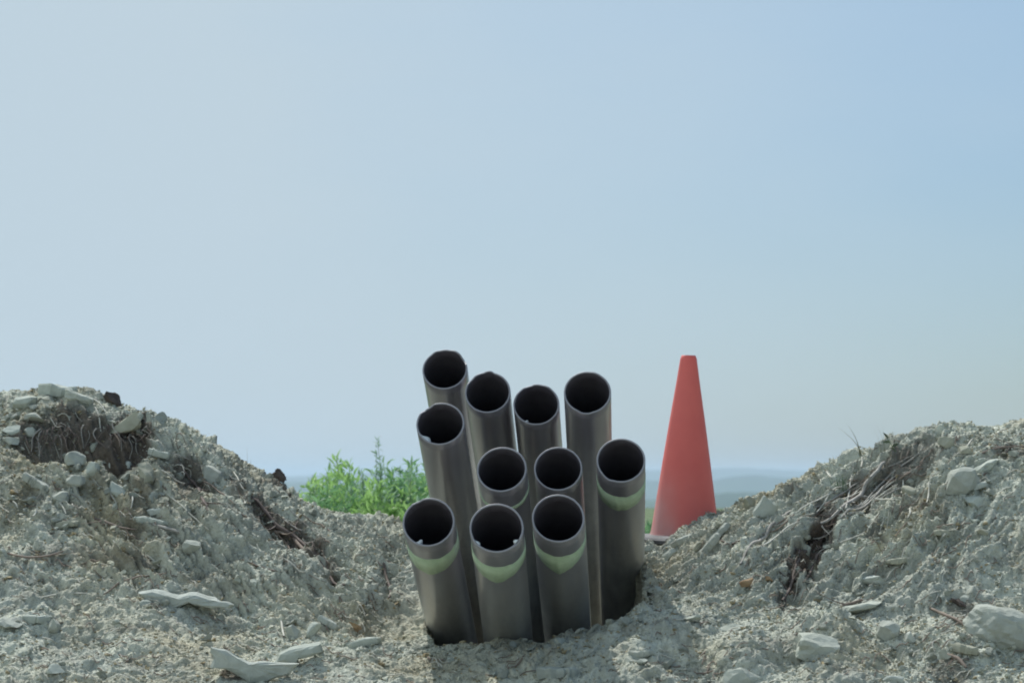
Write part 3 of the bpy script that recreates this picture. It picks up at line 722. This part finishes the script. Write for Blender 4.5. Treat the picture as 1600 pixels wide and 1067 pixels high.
for k in range(20):
    r = np.random.default_rng(820 + k); x0 = r.uniform(1230, 1440); y0_ = 728 + (1440 - x0) * .42 + r.uniform(-22, 40); ln = r.uniform(40, 110); sl = r.uniform(.5, .85)
    strand('root', [(x0, y0_), (x0 - ln * .5, y0_ + ln * .5 * sl + r.uniform(-5, 5)), (x0 - ln, y0_ + ln * sl)], r.uniform(.0016, .0034), ('greyroot', 'straw', 'bark')[k % 3],
           'one of the thin roots trailing down the upper right slope in a loose bundle', 'root', 'thin roots trailing down the right slope', lift=.014, wob=.003, seed=k)
for k in range(14):
    r = np.random.default_rng(860 + k); x0 = r.uniform(250, 470); y0_ = 690 + (x0 - 250) * .5 + r.uniform(0, 90); ln = r.uniform(30, 80); sl = r.uniform(.5, .95)
    strand('root', [(x0, y0_), (x0 + ln * .5, y0_ + ln * .5 * sl + r.uniform(-4, 4)), (x0 + ln, y0_ + ln * sl)], r.uniform(.0014, .003), ('bark', 'greyroot', 'straw')[k % 3],
           'one of the thin roots trailing down the right flank of the left mound', 'root', 'thin roots trailing down the left mound', lift=.012, wob=.003, seed=50 + k)

# fine litter of rootlets: uncountable
parts = []
r = np.random.default_rng(77)
for px, py in visible_spots(1000, 0, 1600, 78):
    p = at(px, py); a = r.uniform(-0.5, 0.5) + (-.7 if px < 700 else .7) ; ln = r.uniform(.015, .07)
    s = np.linspace(-.5, .5, 6)[:, None]
    Q = np.array(p[:]) + s * ln * np.array([math.cos(a), math.sin(a) * .6, 0]) + (s ** 2) * r.normal(size=3) * .04
    Q[:, 2] = hz(Q[:, 0], Q[:, 1]) + .003 + r.uniform(0, .008)
    parts.append(tube(Q, r.uniform(.0008, .002), 4))
V, q = merge(parts[0::2]); tag(link('root_litter', np_mesh('root_litter', V, q, [RM['bark']], smooth=True)), 'fine brown rootlets mixed into the soil of both mounds', 'root litter', kind='stuff')
V, q = merge(parts[1::2]); tag(link('straw_litter', np_mesh('straw_litter', V, q, [RM['straw']], smooth=True)), 'fine pale bits of straw mixed into the soil of both mounds', 'straw litter', kind='stuff')

# ------------------------------------------------------------------ pipes
D = 0.16; RO = D / 2; WALL = 0.0058
plastic = mat('dark_grey_plastic', (0.055, 0.052, 0.058), 0.42, spec=0.7)
b = plastic.node_tree.nodes['Principled BSDF']
t_ = N(plastic, 'ShaderNodeTexCoord'); mpn = N(plastic, 'ShaderNodeMapping'); mpn.inputs['Scale'].default_value = (26, 26, 2.2)
L(plastic, t_.outputs['Object'], mpn.inputs[0])
n_ = N(plastic, 'ShaderNodeTexNoise'); n_.inputs['Scale'].default_value = 1.0; n_.inputs['Detail'].default_value = 6
L(plastic, mpn.outputs[0], n_.inputs['Vector'])
rp = N(plastic, 'ShaderNodeValToRGB'); rp.color_ramp.elements[0].color = (0.105, 0.098, 0.118, 1); rp.color_ramp.elements[1].color = (0.155, 0.147, 0.163, 1)
rp.color_ramp.elements[0].position = .3; rp.color_ramp.elements[1].position = .75
L(plastic, n_.outputs['Fac'], rp.inputs[0])
# streaks paler towards the foot: light bounced off the soil, put into the colour
sp_ = N(plastic, 'ShaderNodeSeparateXYZ'); L(plastic, t_.outputs['Object'], sp_.inputs[0])
dr_ = N(plastic, 'ShaderNodeMapRange'); dr_.inputs['From Min'].default_value = -.15; dr_.inputs['From Max'].default_value = -.8
dr_.inputs['To Min'].default_value = .04; dr_.inputs['To Max'].default_value = .95
L(plastic, sp_.outputs['Z'], dr_.inputs['Value'])
n3_ = N(plastic, 'ShaderNodeTexNoise'); n3_.inputs['Scale'].default_value = 14; n3_.inputs['Detail'].default_value = 9; n3_.inputs['Roughness'].default_value = .7
mp3 = N(plastic, 'ShaderNodeMapping'); mp3.inputs['Scale'].default_value = (1, 1, .35); L(plastic, t_.outputs['Object'], mp3.inputs[0]); L(plastic, mp3.outputs[0], n3_.inputs['Vector'])
r3_ = N(plastic, 'ShaderNodeMapRange'); r3_.inputs['From Min'].default_value = .38; r3_.inputs['From Max'].default_value = .68; r3_.inputs['To Min'].default_value = .4
L(plastic, n3_.outputs['Fac'], r3_.inputs['Value'])
dm3 = N(plastic, 'ShaderNodeMath'); dm3.operation = 'MULTIPLY'; L(plastic, dr_.outputs[0], dm3.inputs[0]); L(plastic, r3_.outputs[0], dm3.inputs[1])
mx3 = N(plastic, 'ShaderNodeMix'); mx3.data_type = 'RGBA'; L(plastic, dm3.outputs[0], mx3.inputs['Factor'])
L(plastic, rp.outputs[0], mx3.inputs['A']); mx3.inputs['B'].default_value = (.56, .56, .51, 1)
L(plastic, mx3.outputs['Result'], b.inputs['Base Color'])
b.inputs['Coat Weight'].default_value = 0.8; b.inputs['Coat Roughness'].default_value = 0.3; b.inputs['Coat IOR'].default_value = 1.75
rr_ = N(plastic, 'ShaderNodeMapRange'); rr_.inputs['To Min'].default_value = .24; rr_.inputs['To Max'].default_value = .42
L(plastic, n_.outputs['Fac'], rr_.inputs['Value']); L(plastic, rr_.outputs[0], b.inputs['Roughness'])
band_m = mat('green_paint', (0.26, 0.36, 0.19), 0.6, spec=0.4)
add_noise_color(band_m, 22, (0.31, 0.41, 0.27), (0.43, 0.53, 0.38))

glint_m = add_noise_color(mat('pale_glint', (.6, .62, .6), .5), 60, (.55, .58, .56), (.75, .77, .75))  # whitish colour that paints the glints in the pipe mouths
cut_m = mat('cut_plastic_edge', (0.25, 0.245, 0.265), 0.5, spec=0.6)
inside_shade = add_noise_color(mat('pipe_inside_shade', (.05, .045, .055), .45), 12, (.065, .058, .07), (.11, .10, .115))  # inner wall coloured darker to paint the shade within the pipe
TILT = R(26.0)
AX = Vector((0.0, math.cos(TILT), -math.sin(TILT)))     # away from the camera and down
# local frame: z = out of the opening (towards camera), x = right, y = up
def pipe(px, py, w, label, chips=(), band=None, glints=(), lean=0.052, length=3.5):
    y = F * D / w; loc = Vector(((px - 800) / F * y, y, (HOR - py) / F * y))
    ax = Vector((lean, AX.y, AX.z)).normalized()
    zl = -ax; yl = (Vector((0, 0, 1)) - zl * zl.z).normalized(); xl = yl.cross(zl)
    Mx = Matrix((xl, yl, zl)).transposed().to_4x4(); Mx.translation = loc
    r = np.random.default_rng(int(px * 13 + py))
    n = 128; th = np.arange(n) / n * 2 * np.pi
    edge = 0.0012 * fbm(np.cos(th) * 6 + px, np.sin(th) * 6, 4, 3) + 0.0015 * np.sin(th + r.uniform(0, 6))
    for (deg, wid, dep) in chips:                 # saw chips and knocks in the rim; + = tongue left standing
        d = (np.degrees(th) - deg + 180) % 360 - 180
        jag = 1 + 0.25 * fbm(th * 9, th * 0 + deg, 8, 2)
        edge += dep * np.clip(1 - (np.abs(d) / wid) ** 2.2, 0, 1) * jag
    oval = 1 + 0.008 * np.cos(2 * th + r.uniform(0, 6))
    def ring(rad, z, follow=1.0):
        return np.stack([rad * oval * np.cos(th), rad * oval * np.sin(th), z + edge * follow], -1)
    bv = 0.0013; RI = RO - WALL
    rings = [ring(RO, -length, 0)] + [ring(RO, -z, 0) for z in (1.8, 1.2, .8, .5, .3, .2, .12)] + [ring(RO, -.05, 1), ring(RO, -bv), ring(RO - bv, 0), ring(RI + bv, 0), ring(RI, -bv), ring(RI, -.05, 1)] \
        + [ring(RI, -z, 0) for z in (.12, .2, .3, .5, .8, 1.2, 1.8)] + [ring(RI, -length, 0)]
    V = np.concatenate(rings); m = len(rings); q = []
    ii = np.arange(m * n).reshape(m, n); jj = np.roll(ii, -1, 1)
    q = np.stack([ii[:-1], jj[:-1], jj[1:], ii[1:]], -1).reshape(-1, 4)
    q = np.concatenate([q, np.stack([ii[-1], jj[-1], jj[0], ii[0]], -1)])
    me = np_mesh('pipe_wall', V, q, [plastic, cut_m, inside_shade], smooth=True)
    mi = np.zeros(len(q), np.int32); mi[9 * n:12 * n] = 1; mi[12 * n:20 * n] = 2; me.polygons.foreach_set('material_index', mi)
    root = empty('conduit_pipe', (0, 0, 0)); root.matrix_world = Mx
    tag(root, label, 'pipe')
    link('pipe_wall', me, root)
    for a0, a1, dd, hh in glints:                       # pale lump standing in for a bright glint just inside the mouth
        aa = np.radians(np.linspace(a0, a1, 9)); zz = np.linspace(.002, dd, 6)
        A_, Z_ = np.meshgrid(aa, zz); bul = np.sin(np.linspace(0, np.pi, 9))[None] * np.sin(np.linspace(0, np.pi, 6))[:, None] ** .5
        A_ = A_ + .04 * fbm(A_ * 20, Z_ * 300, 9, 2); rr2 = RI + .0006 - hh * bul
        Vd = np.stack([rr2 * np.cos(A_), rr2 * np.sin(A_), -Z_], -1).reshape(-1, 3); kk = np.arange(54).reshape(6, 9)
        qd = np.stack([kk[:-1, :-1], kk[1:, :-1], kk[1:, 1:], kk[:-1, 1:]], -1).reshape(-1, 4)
        link('glint_lump', np_mesh('glint_lump', Vd, qd, [glint_m], smooth=True), root)
    if band:
        z0, z1, vdeg, vamt = band
        vd = (np.degrees(th) - vdeg + 180) % 360 - 180
        low = z1 - 0.014 + 1.35 * vamt * np.clip(1 - np.abs(vd) / 75, 0, 1) + 0.006 * fbm(np.cos(th) * 5, np.sin(th) * 5 + px, 3, 3)
        top = z0 + 0.006 * fbm(np.cos(th) * 4 + 9, np.sin(th) * 4 + px, 6, 3)
        ro = RO + 0.0012
        rs = [np.stack([rad * oval * np.cos(th), rad * oval * np.sin(th), -zz], -1) for rad, zz in
              ((RO - .0005, top), (ro, top + .0005), (ro, low - .0005), (RO - .0005, low))]
        V = np.concatenate(rs); ii = np.arange(4 * n).reshape(4, n); jj = np.roll(ii, -1, 1)
        q = np.stack([ii[:-1], ii[1:], jj[1:], jj[:-1]], -1).reshape(-1, 4)
        link('paint_band', np_mesh('paint_band', V, q, [band_m], smooth=True), root)
    return root

pipe(695, 577, 71, 'highest dark pipe at the top left of the bundle, rim chipped at upper right', chips=[(32, 16, -.014), (62, 16, .006), (118, 10, .004)], lean=0.05)
pipe(762, 613, 72, 'dark pipe second in the top row with a small peak on its rim', chips=[(88, 12, .009), (140, 14, -.006)])
pipe(838, 632, 72, 'dark pipe third in the top row, lowest opening of that row', chips=[(110, 14, -.006), (60, 14, .004)], glints=[(-124, -112, .035, .014)])
pipe(918, 613, 74, 'dark pipe at the right end of the top row', chips=[(265, 20, -.006), (70, 12, .003)], lean=0.045)
pipe(688, 662, 75, 'dark pipe left in the middle row with a notched rim and bright patch inside', chips=[(128, 20, -.012)], glints=[(-150, -112, .05, .020)], lean=0.05)
pipe(784, 733, 78, 'dark pipe second in the middle row, its green band in deep shade', band=(.12, .155, 268, .006))
pipe(872, 732, 76, 'dark pipe third in the middle row, close behind the lower right pipe')
pipe(970, 719, 77, 'rightmost pipe of the bundle, lit on its right side, with a green band', chips=[(235, 16, -.007)], band=(.11, .20, 262, .02), lean=0.047)
pipe(670, 815, 82, 'lower left pipe of the bundle with a green band and a bright spot inside', chips=[(118, 12, -.006)], band=(.10, .185, 262, .03), lean=0.057, glints=[(-118, -104, .045, .022)])
pipe(776, 824, 84, 'middle pipe of the lowest row with a green band above its foot', chips=[(215, 14, -.005), (325, 10, -.005)], band=(.11, .18, 262, .045), lean=0.038, glints=[(-150, -130, .03, .010), (-42, -28, .03, .014)])
pipe(872, 809, 82, 'right pipe of the lowest row with a pointed green band', band=(.105, .165, 268, .065))

# ------------------------------------------------------------------ traffic cone
yc_ = 8.78; cx = (1069 - 800) / F * yc_; zb = (HOR - 845) / F * yc_
cone = empty('traffic_cone', (cx, yc_, zb)); cone.rotation_euler = (R(1.0), R(1.2), R(12))
tag(cone, 'tall red orange traffic cone, dusty at its lower left, standing behind the right mound', 'traffic cone')
red = mat('red_orange_rubber', (0.5, 0.08, 0.06), 0.55, spec=0.4)
b = red.node_tree.nodes['Principled BSDF']
t_ = N(red, 'ShaderNodeTexCoord'); sx_ = N(red, 'ShaderNodeSeparateXYZ'); L(red, t_.outputs['Object'], sx_.inputs[0])
n_ = N(red, 'ShaderNodeTexNoise'); n_.inputs['Scale'].default_value = 9; n_.inputs['Detail'].default_value = 8; L(red, t_.outputs['Object'], n_.inputs['Vector'])
def rm(op, a, b_, c=0.0):
    n = N(red, 'ShaderNodeMath'); n.operation = op
    for i, v in enumerate((a, b_, c)):
        if isinstance(v, (int, float)): n.inputs[i].default_value = v
        else: L(red, v, n.inputs[i])
    return n.outputs[0]
low = rm('MULTIPLY_ADD', sx_.outputs['Z'], -2.4, 0.75)                   # splashed dust near the foot
lefty = rm('MULTIPLY_ADD', sx_.outputs['X'], -8.0, -0.25)
dust = rm('MULTIPLY', rm('MAXIMUM', low, 0.0), rm('MAXIMUM', lefty, 0.12))
dust = rm('MULTIPLY', dust, rm('MULTIPLY_ADD', n_.outputs['Fac'], 2.4, 0.0)); dust = rm('MINIMUM', dust, 0.85)
dm_ = N(red, 'ShaderNodeMix'); dm_.data_type = 'RGBA'; L(red, dust, dm_.inputs['Factor'])
rc = N(red, 'ShaderNodeValToRGB'); rc.color_ramp.elements[0].color = (0.70, 0.130, 0.115, 1); rc.color_ramp.elements[1].color = (0.88, 0.20, 0.16, 1)
L(red, n_.outputs['Fac'], rc.inputs[0]); L(red, rc.outputs[0], dm_.inputs['A']); dm_.inputs['B'].default_value = (0.45, 0.44, 0.42, 1)
L(red, dm_.outputs['Result'], b.inputs['Base Color'])
trn = N(red, 'ShaderNodeBsdfTranslucent'); L(red, dm_.outputs['Result'], trn.inputs[0])
mxs = N(red, 'ShaderNodeMixShader'); mxs.inputs[0].default_value = 0.14
L(red, b.outputs[0], mxs.inputs[1]); L(red, trn.outputs[0], mxs.inputs[2]); L(red, mxs.outputs[0], red.node_tree.nodes['Material Output'].inputs[0])
def lathe(prof, n=64):
    th = np.arange(n) / n * 2 * np.pi
    V = np.concatenate([np.stack([r_ * np.cos(th), r_ * np.sin(th), np.full(n, z_)], -1) for r_, z_ in prof])
    ii = np.arange(len(prof) * n).reshape(-1, n); jj = np.roll(ii, -1, 1)
    return V, np.stack([ii[:-1], jj[:-1], jj[1:], ii[1:]], -1).reshape(-1, 4)
H_ = 0.728
V, q = lathe([(0.140, 0.022), (0.136, 0.034), (0.131, 0.05), (0.112, 0.18), (0.092, 0.32), (0.068, 0.48), (0.046, 0.62), (0.0325, 0.712), (0.0315, 0.718), (0.029, H_ - .006), (0.0275, H_), (0.022, H_), (0.0205, H_ - .005), (0.03, 0.6), (0.06, 0.45), (0.10, 0.2), (0.128, 0.03)])
link('cone_body', np_mesh('cone_body', V, q, [red], smooth=True), cone)
# chamfered square base with feet
blk = mat('black_rubber', (0.05, 0.05, 0.055), 0.7)
add_noise_color(blk, 20, (0.04, 0.04, 0.045), (0.14, 0.14, 0.14))
def sq(h, z, c=0.05):
    return [(h - c, -h, z), (h, -h + c, z), (h, h - c, z), (h - c, h, z), (-h + c, h, z), (-h, h - c, z), (-h, -h + c, z), (-h + c, -h, z)]
rings = [sq(.172, 0), sq(.180, .006), sq(.180, .018), sq(.172, .026, .048), sq(.14, .034, .05)]
V = np.array(sum(rings, [])); ii = np.arange(40).reshape(5, 8); jj = np.roll(ii, -1, 1)
q = np.stack([ii[:-1], jj[:-1], jj[1:], ii[1:]], -1).reshape(-1, 4)
caps = np.array([[32, 33, 34, 35], [32, 35, 36, 39], [36, 37, 38, 39], [0, 3, 2, 1], [0, 7, 4, 3], [4, 7, 6, 5]])
link('cone_base', np_mesh('cone_base', V, np.concatenate([q, caps]), [blk]), cone)
cone.location.z = zb - 0.01

# ------------------------------------------------------------------ weeds
def leaf_mat(name, c1, c2):
    m = mat(name, c1, 0.5, spec=0.35); add_noise_color(m, 14, c1, c2)
    b = m.node_tree.nodes['Principled BSDF']; out = m.node_tree.nodes['Material Output']
    tr = N(m, 'ShaderNodeBsdfTranslucent'); ms = N(m, 'ShaderNodeMixShader'); ms.inputs[0].default_value = 0.45
    L(m, b.inputs['Base Color'].links[0].from_socket, tr.inputs[0])
    L(m, b.outputs[0], ms.inputs[1]); L(m, tr.outputs[0], ms.inputs[2]); L(m, ms.outputs[0], out.inputs[0])
    return m
LM = [leaf_mat('fresh_green_leaf', (0.20, 0.38, 0.11), (0.38, 0.58, 0.22)), leaf_mat('mid_green_leaf', (0.12, 0.26, 0.11), (0.22, 0.40, 0.20)),
      leaf_mat('grey_green_leaf', (0.20, 0.33, 0.22), (0.32, 0.47, 0.33))]
stem_m = mat('green_stem', (0.12, 0.17, 0.07), 0.7)
def leaves(P, Dn, ln, wd, r):
    """folded lance-shaped leaves: 6 verts, 4 quads-as-tris"""
    n = len(P); up = r.normal(size=(n, 3)); S_ = np.cross(Dn, up); S_ /= np.linalg.norm(S_, axis=1)[:, None] + 1e-9
    U = np.cross(S_, Dn); U *= np.sign(U[:, 2:3] + 1e-6)
    l = ln[:, None]; w = wd[:, None]
    a = P; m1 = P + Dn * l * .45 + U * l * .06; tip = P + Dn * l + U * l * -.12
    L1 = P + Dn * l * .3 + S_ * w + U * l * .10; L2 = P + Dn * l * .3 - S_ * w + U * l * .10
    L3 = P + Dn * l * .68 + S_ * w * .7 + U * l * .04; L4 = P + Dn * l * .68 - S_ * w * .7 + U * l * .04
    V = np.stack([a, m1, tip, L1, L2, L3, L4], 1).reshape(-1, 3)
    f = np.array([[0, 3, 1], [0, 1, 4], [3, 5, 1], [1, 6, 4], [5, 2, 1], [1, 2, 6]])
    return V, (f[None] + (np.arange(n) * 7)[:, None, None]).reshape(-1, 3)
def weed(x, y, height, seed, stems=7, per=46, spread=0.13, ll=(.03, .065), label='', group=None, mk=0, spire=False):
    r = np.random.default_rng(seed); z0 = float(hz(x, y)[0]) - 0.01
    root = empty('weed_plant', (x, y, z0)); tag(root, label, 'weed', group)
    st = []; LP, LD = [], []
    for k in range(stems):
        a = r.uniform(0, 6.28); sp = spread * r.uniform(.3, 1.1); h = height * r.uniform(.5, 1.0)
        s = np.linspace(0, 1, 14)[:, None]
        P = np.concatenate([np.cos(a) * sp * s ** 1.3, np.sin(a) * sp * s ** 1.3, s * h], 1) + 0.012 * np.sin(s * r.uniform(3, 8, 3) + r.uniform(0, 6, 3)) * s
        st.append(tube(P, 0.0035 * (1 - .75 * s[:, 0]), 5))
        m = per if not spire else per // 2
        u = r.uniform(.12, 1.0, m) ** .85; Q = np.stack([np.interp(u, s[:, 0], P[:, i]) for i in range(3)], -1)
        off = r.normal(size=(m, 3)) * np.array([.045, .045, .03]) * (1.2 - .8 * u[:, None]) * (0.3 if spire else 1)
        d = off + r.normal(size=(m, 3)) * .02 + np.array([0, 0, .035]); d /= np.linalg.norm(d, axis=1)[:, None]
        LP.append(Q + off * .6); LD.append(d)
    V, q = merge(st); link('stem', np_mesh('stem', V, q, [stem_m], smooth=True), root)
    P = np.concatenate(LP); Dn = np.concatenate(LD); n = len(P)
    ln = r.uniform(*ll, n); V, f = leaves(P, Dn, ln, ln * r.uniform(.09, .16, n), r)
    link('foliage', np_mesh('foliage', V, f, [LM[mk]]), root)
    return root
r = np.random.default_rng(5)
WL = ['leafy green weed in the dense clump behind the left mound', 'darker green weed in the dense clump behind the left mound', 'grey green weed in the dense clump behind the left mound']
tops = [(462, 772), (485, 752), (510, 742), (540, 728), (565, 722), (600, 724), (630, 730), (655, 722), (690, 728), (730, 742)]
for k in range(30):
    px = 468 + k * 8.6 + r.uniform(-6, 6); y = r.uniform(10.0, 11.6)
    row = np.interp(px, [t[0] for t in tops], [t[1] for t in tops]) + r.uniform(-24, 32)
    x = (px - 800) / F * y; z = (HOR - row) / F * y; g = float(hz(x, y)[0])
    mk = int(r.integers(0, 3)) if r.random() < .55 else 0
    weed(x, y, max(.12, z - g), 40 + k, stems=8, per=52, label=WL[mk], group='weeds behind the left mound', mk=mk)
for px, row, lab in [(597, 664, 'tallest thin spire weed rising above the green clump'), (566, 682, 'thin spire weed just left of the tallest one'),
                     (489, 728, 'thin spire weed at the left end of the green clump'), (541, 700, 'thin bare weed stalk between the left end and the middle of the clump'), (645, 706, 'thin weed stalk close to the left side of the pipes')]:
    y = 10.4; x = (px - 800) / F * y; g = float(hz(x, y)[0])
    weed(x, y, (HOR - row) / F * y - g, int(px), stems=3, per=110, spread=.03, ll=(.018, .038), label=lab, mk=2, spire=True)
# small greenery seen between the right pipe and the cone
for k in range(5):
    px = 1005 + k * 9; y = 12.6 + .3 * k; x = (px - 800) / F * y; g = float(hz(x, y)[0])
    weed(x, y, (HOR - 822) / F * y - g + .01 * k, 300 + k, stems=5, label='low green weed showing between the rightmost pipe and the cone', group='weeds between pipe and cone', mk=1)

# dry grass tufts on the crests
grass_m = leaf_mat('dry_grass_blade', (0.20, 0.22, 0.14), (0.34, 0.34, 0.24)); green_m = leaf_mat('green_grass_blade', (0.09, 0.18, 0.08), (0.17, 0.28, 0.13))
def tuft(px, py, n, hgt, lab, m, seed, lean=0.0, spread=.05, wid=.0016):
    r = np.random.default_rng(seed); p = at(px, py); parts = []
    for k in range(n):
        h = hgt * r.uniform(.45, 1); s = np.linspace(0, 1, 8)[:, None]; a = np.array([lean + r.normal() * .25, r.normal() * .2, 0])
        P = np.array([r.normal() * spread, r.normal() * spread * .5, 0]) + s * np.array([0, 0, h]) + s ** 2 * a * h
        x0 = P[0, 0] + p.x; y0 = P[0, 1] + p.y; P[:, 2] += float(hz(x0, y0)[0]) - p.z - .004
        parts.append(tube(P, wid * (1.02 - s[:, 0]), 3))
    V, q = merge(parts); o = link('grass_tuft', np_mesh('grass_tuft', V, q, [m], smooth=True)); o.location = p
    tag(o, lab, 'grass tuft')
tuft(1345, 716, 2, .17, 'thin dry blade leaning left on the skyline of the right mound', grass_m, 1, lean=-.6, spread=.004, wid=.0026)
tuft(1380, 706, 4, .13, 'faint dry grass on the skyline right of the leaning blade', grass_m, 2, lean=-.2, spread=.012, wid=.001)
tuft(1310, 760, 22, .07, 'sparse green grass among roots high on the right mound', green_m, 3, spread=.022)
tuft(1300, 718, 3, .05, 'dry grass wisps left of the leaning blade', grass_m, 4, spread=.006, wid=.0014)
tuft(385, 742, 3, .12, 'dry wisps on the skyline halfway down the left mound', grass_m, 5, lean=.3, spread=.012, wid=.001)
tuft(1490, 668, 3, .04, 'short dry blades on the top of the right mound', grass_m, 6, lean=.2, spread=.03)
tuft(455, 772, 6, .05, 'thin green blades at the foot of the skyline by the weeds', green_m, 7, spread=.04)
tuft(215, 655, 3, .07, 'dry wisps bending right above the wedge stone', grass_m, 8, lean=1.0, spread=.01, wid=.001)
# sprig with dark leaves on the right skyline
p = at(1402, 712); root = empty('sprig', p); tag(root, 'small dark leaved sprig on the skyline of the right mound', 'sprig')
s = np.linspace(0, 1, 8)[:, None]; P = s * np.array([-.035, 0, .055]); V, q = tube(P, .0016, 5); link('stem', np_mesh('stem', V, q, [stem_m]), root)
Q = np.array([[-.035, 0, .055], [-.03, 0, .045], [-.02, 0, .03], [-.012, 0, .02]]); Dn = np.array([[-.5, -.1, .85], [-1, 0, .1], [.8, -.2, .4], [-.9, -.2, .3]]); Dn /= np.linalg.norm(Dn, axis=1)[:, None]
V, f = leaves(Q, Dn, np.array([.032, .025, .028, .02]), np.array([.006, .006, .006, .005]), np.random.default_rng(3))
link('foliage', np_mesh('foliage', V, f, [leaf_mat('dark_leaf', (.03, .05, .03), (.06, .08, .05))]), root)

# ------------------------------------------------------------------ haze
hz_x, hz_y0, hz_y1, z0, z1 = 15000, -80, 17000, -175, 46
V = np.array([(sx, yy, zz) for zz in (z0, z1) for sx, yy in ((-hz_x, hz_y0), (hz_x, hz_y0), (hz_x, hz_y1), (-hz_x, hz_y1))])
q = np.array([[0, 3, 2, 1], [4, 5, 6, 7], [0, 1, 5, 4], [1, 2, 6, 5], [2, 3, 7, 6], [3, 0, 4, 7]])
hm = bpy.data.materials.new('haze_air'); hm.use_nodes = True; hm.node_tree.nodes.clear()
pv = N(hm, 'ShaderNodeVolumePrincipled'); mo = N(hm, 'ShaderNodeOutputMaterial'); L(hm, pv.outputs[0], mo.inputs['Volume'])
pv.inputs['Color'].default_value = (0.66, 0.85, 1.0, 1); pv.inputs['Density'].default_value = 1.6e-4; pv.inputs['Anisotropy'].default_value = 0.2
tag(link('haze', np_mesh('haze', V, q, [hm])), kind='stuff')
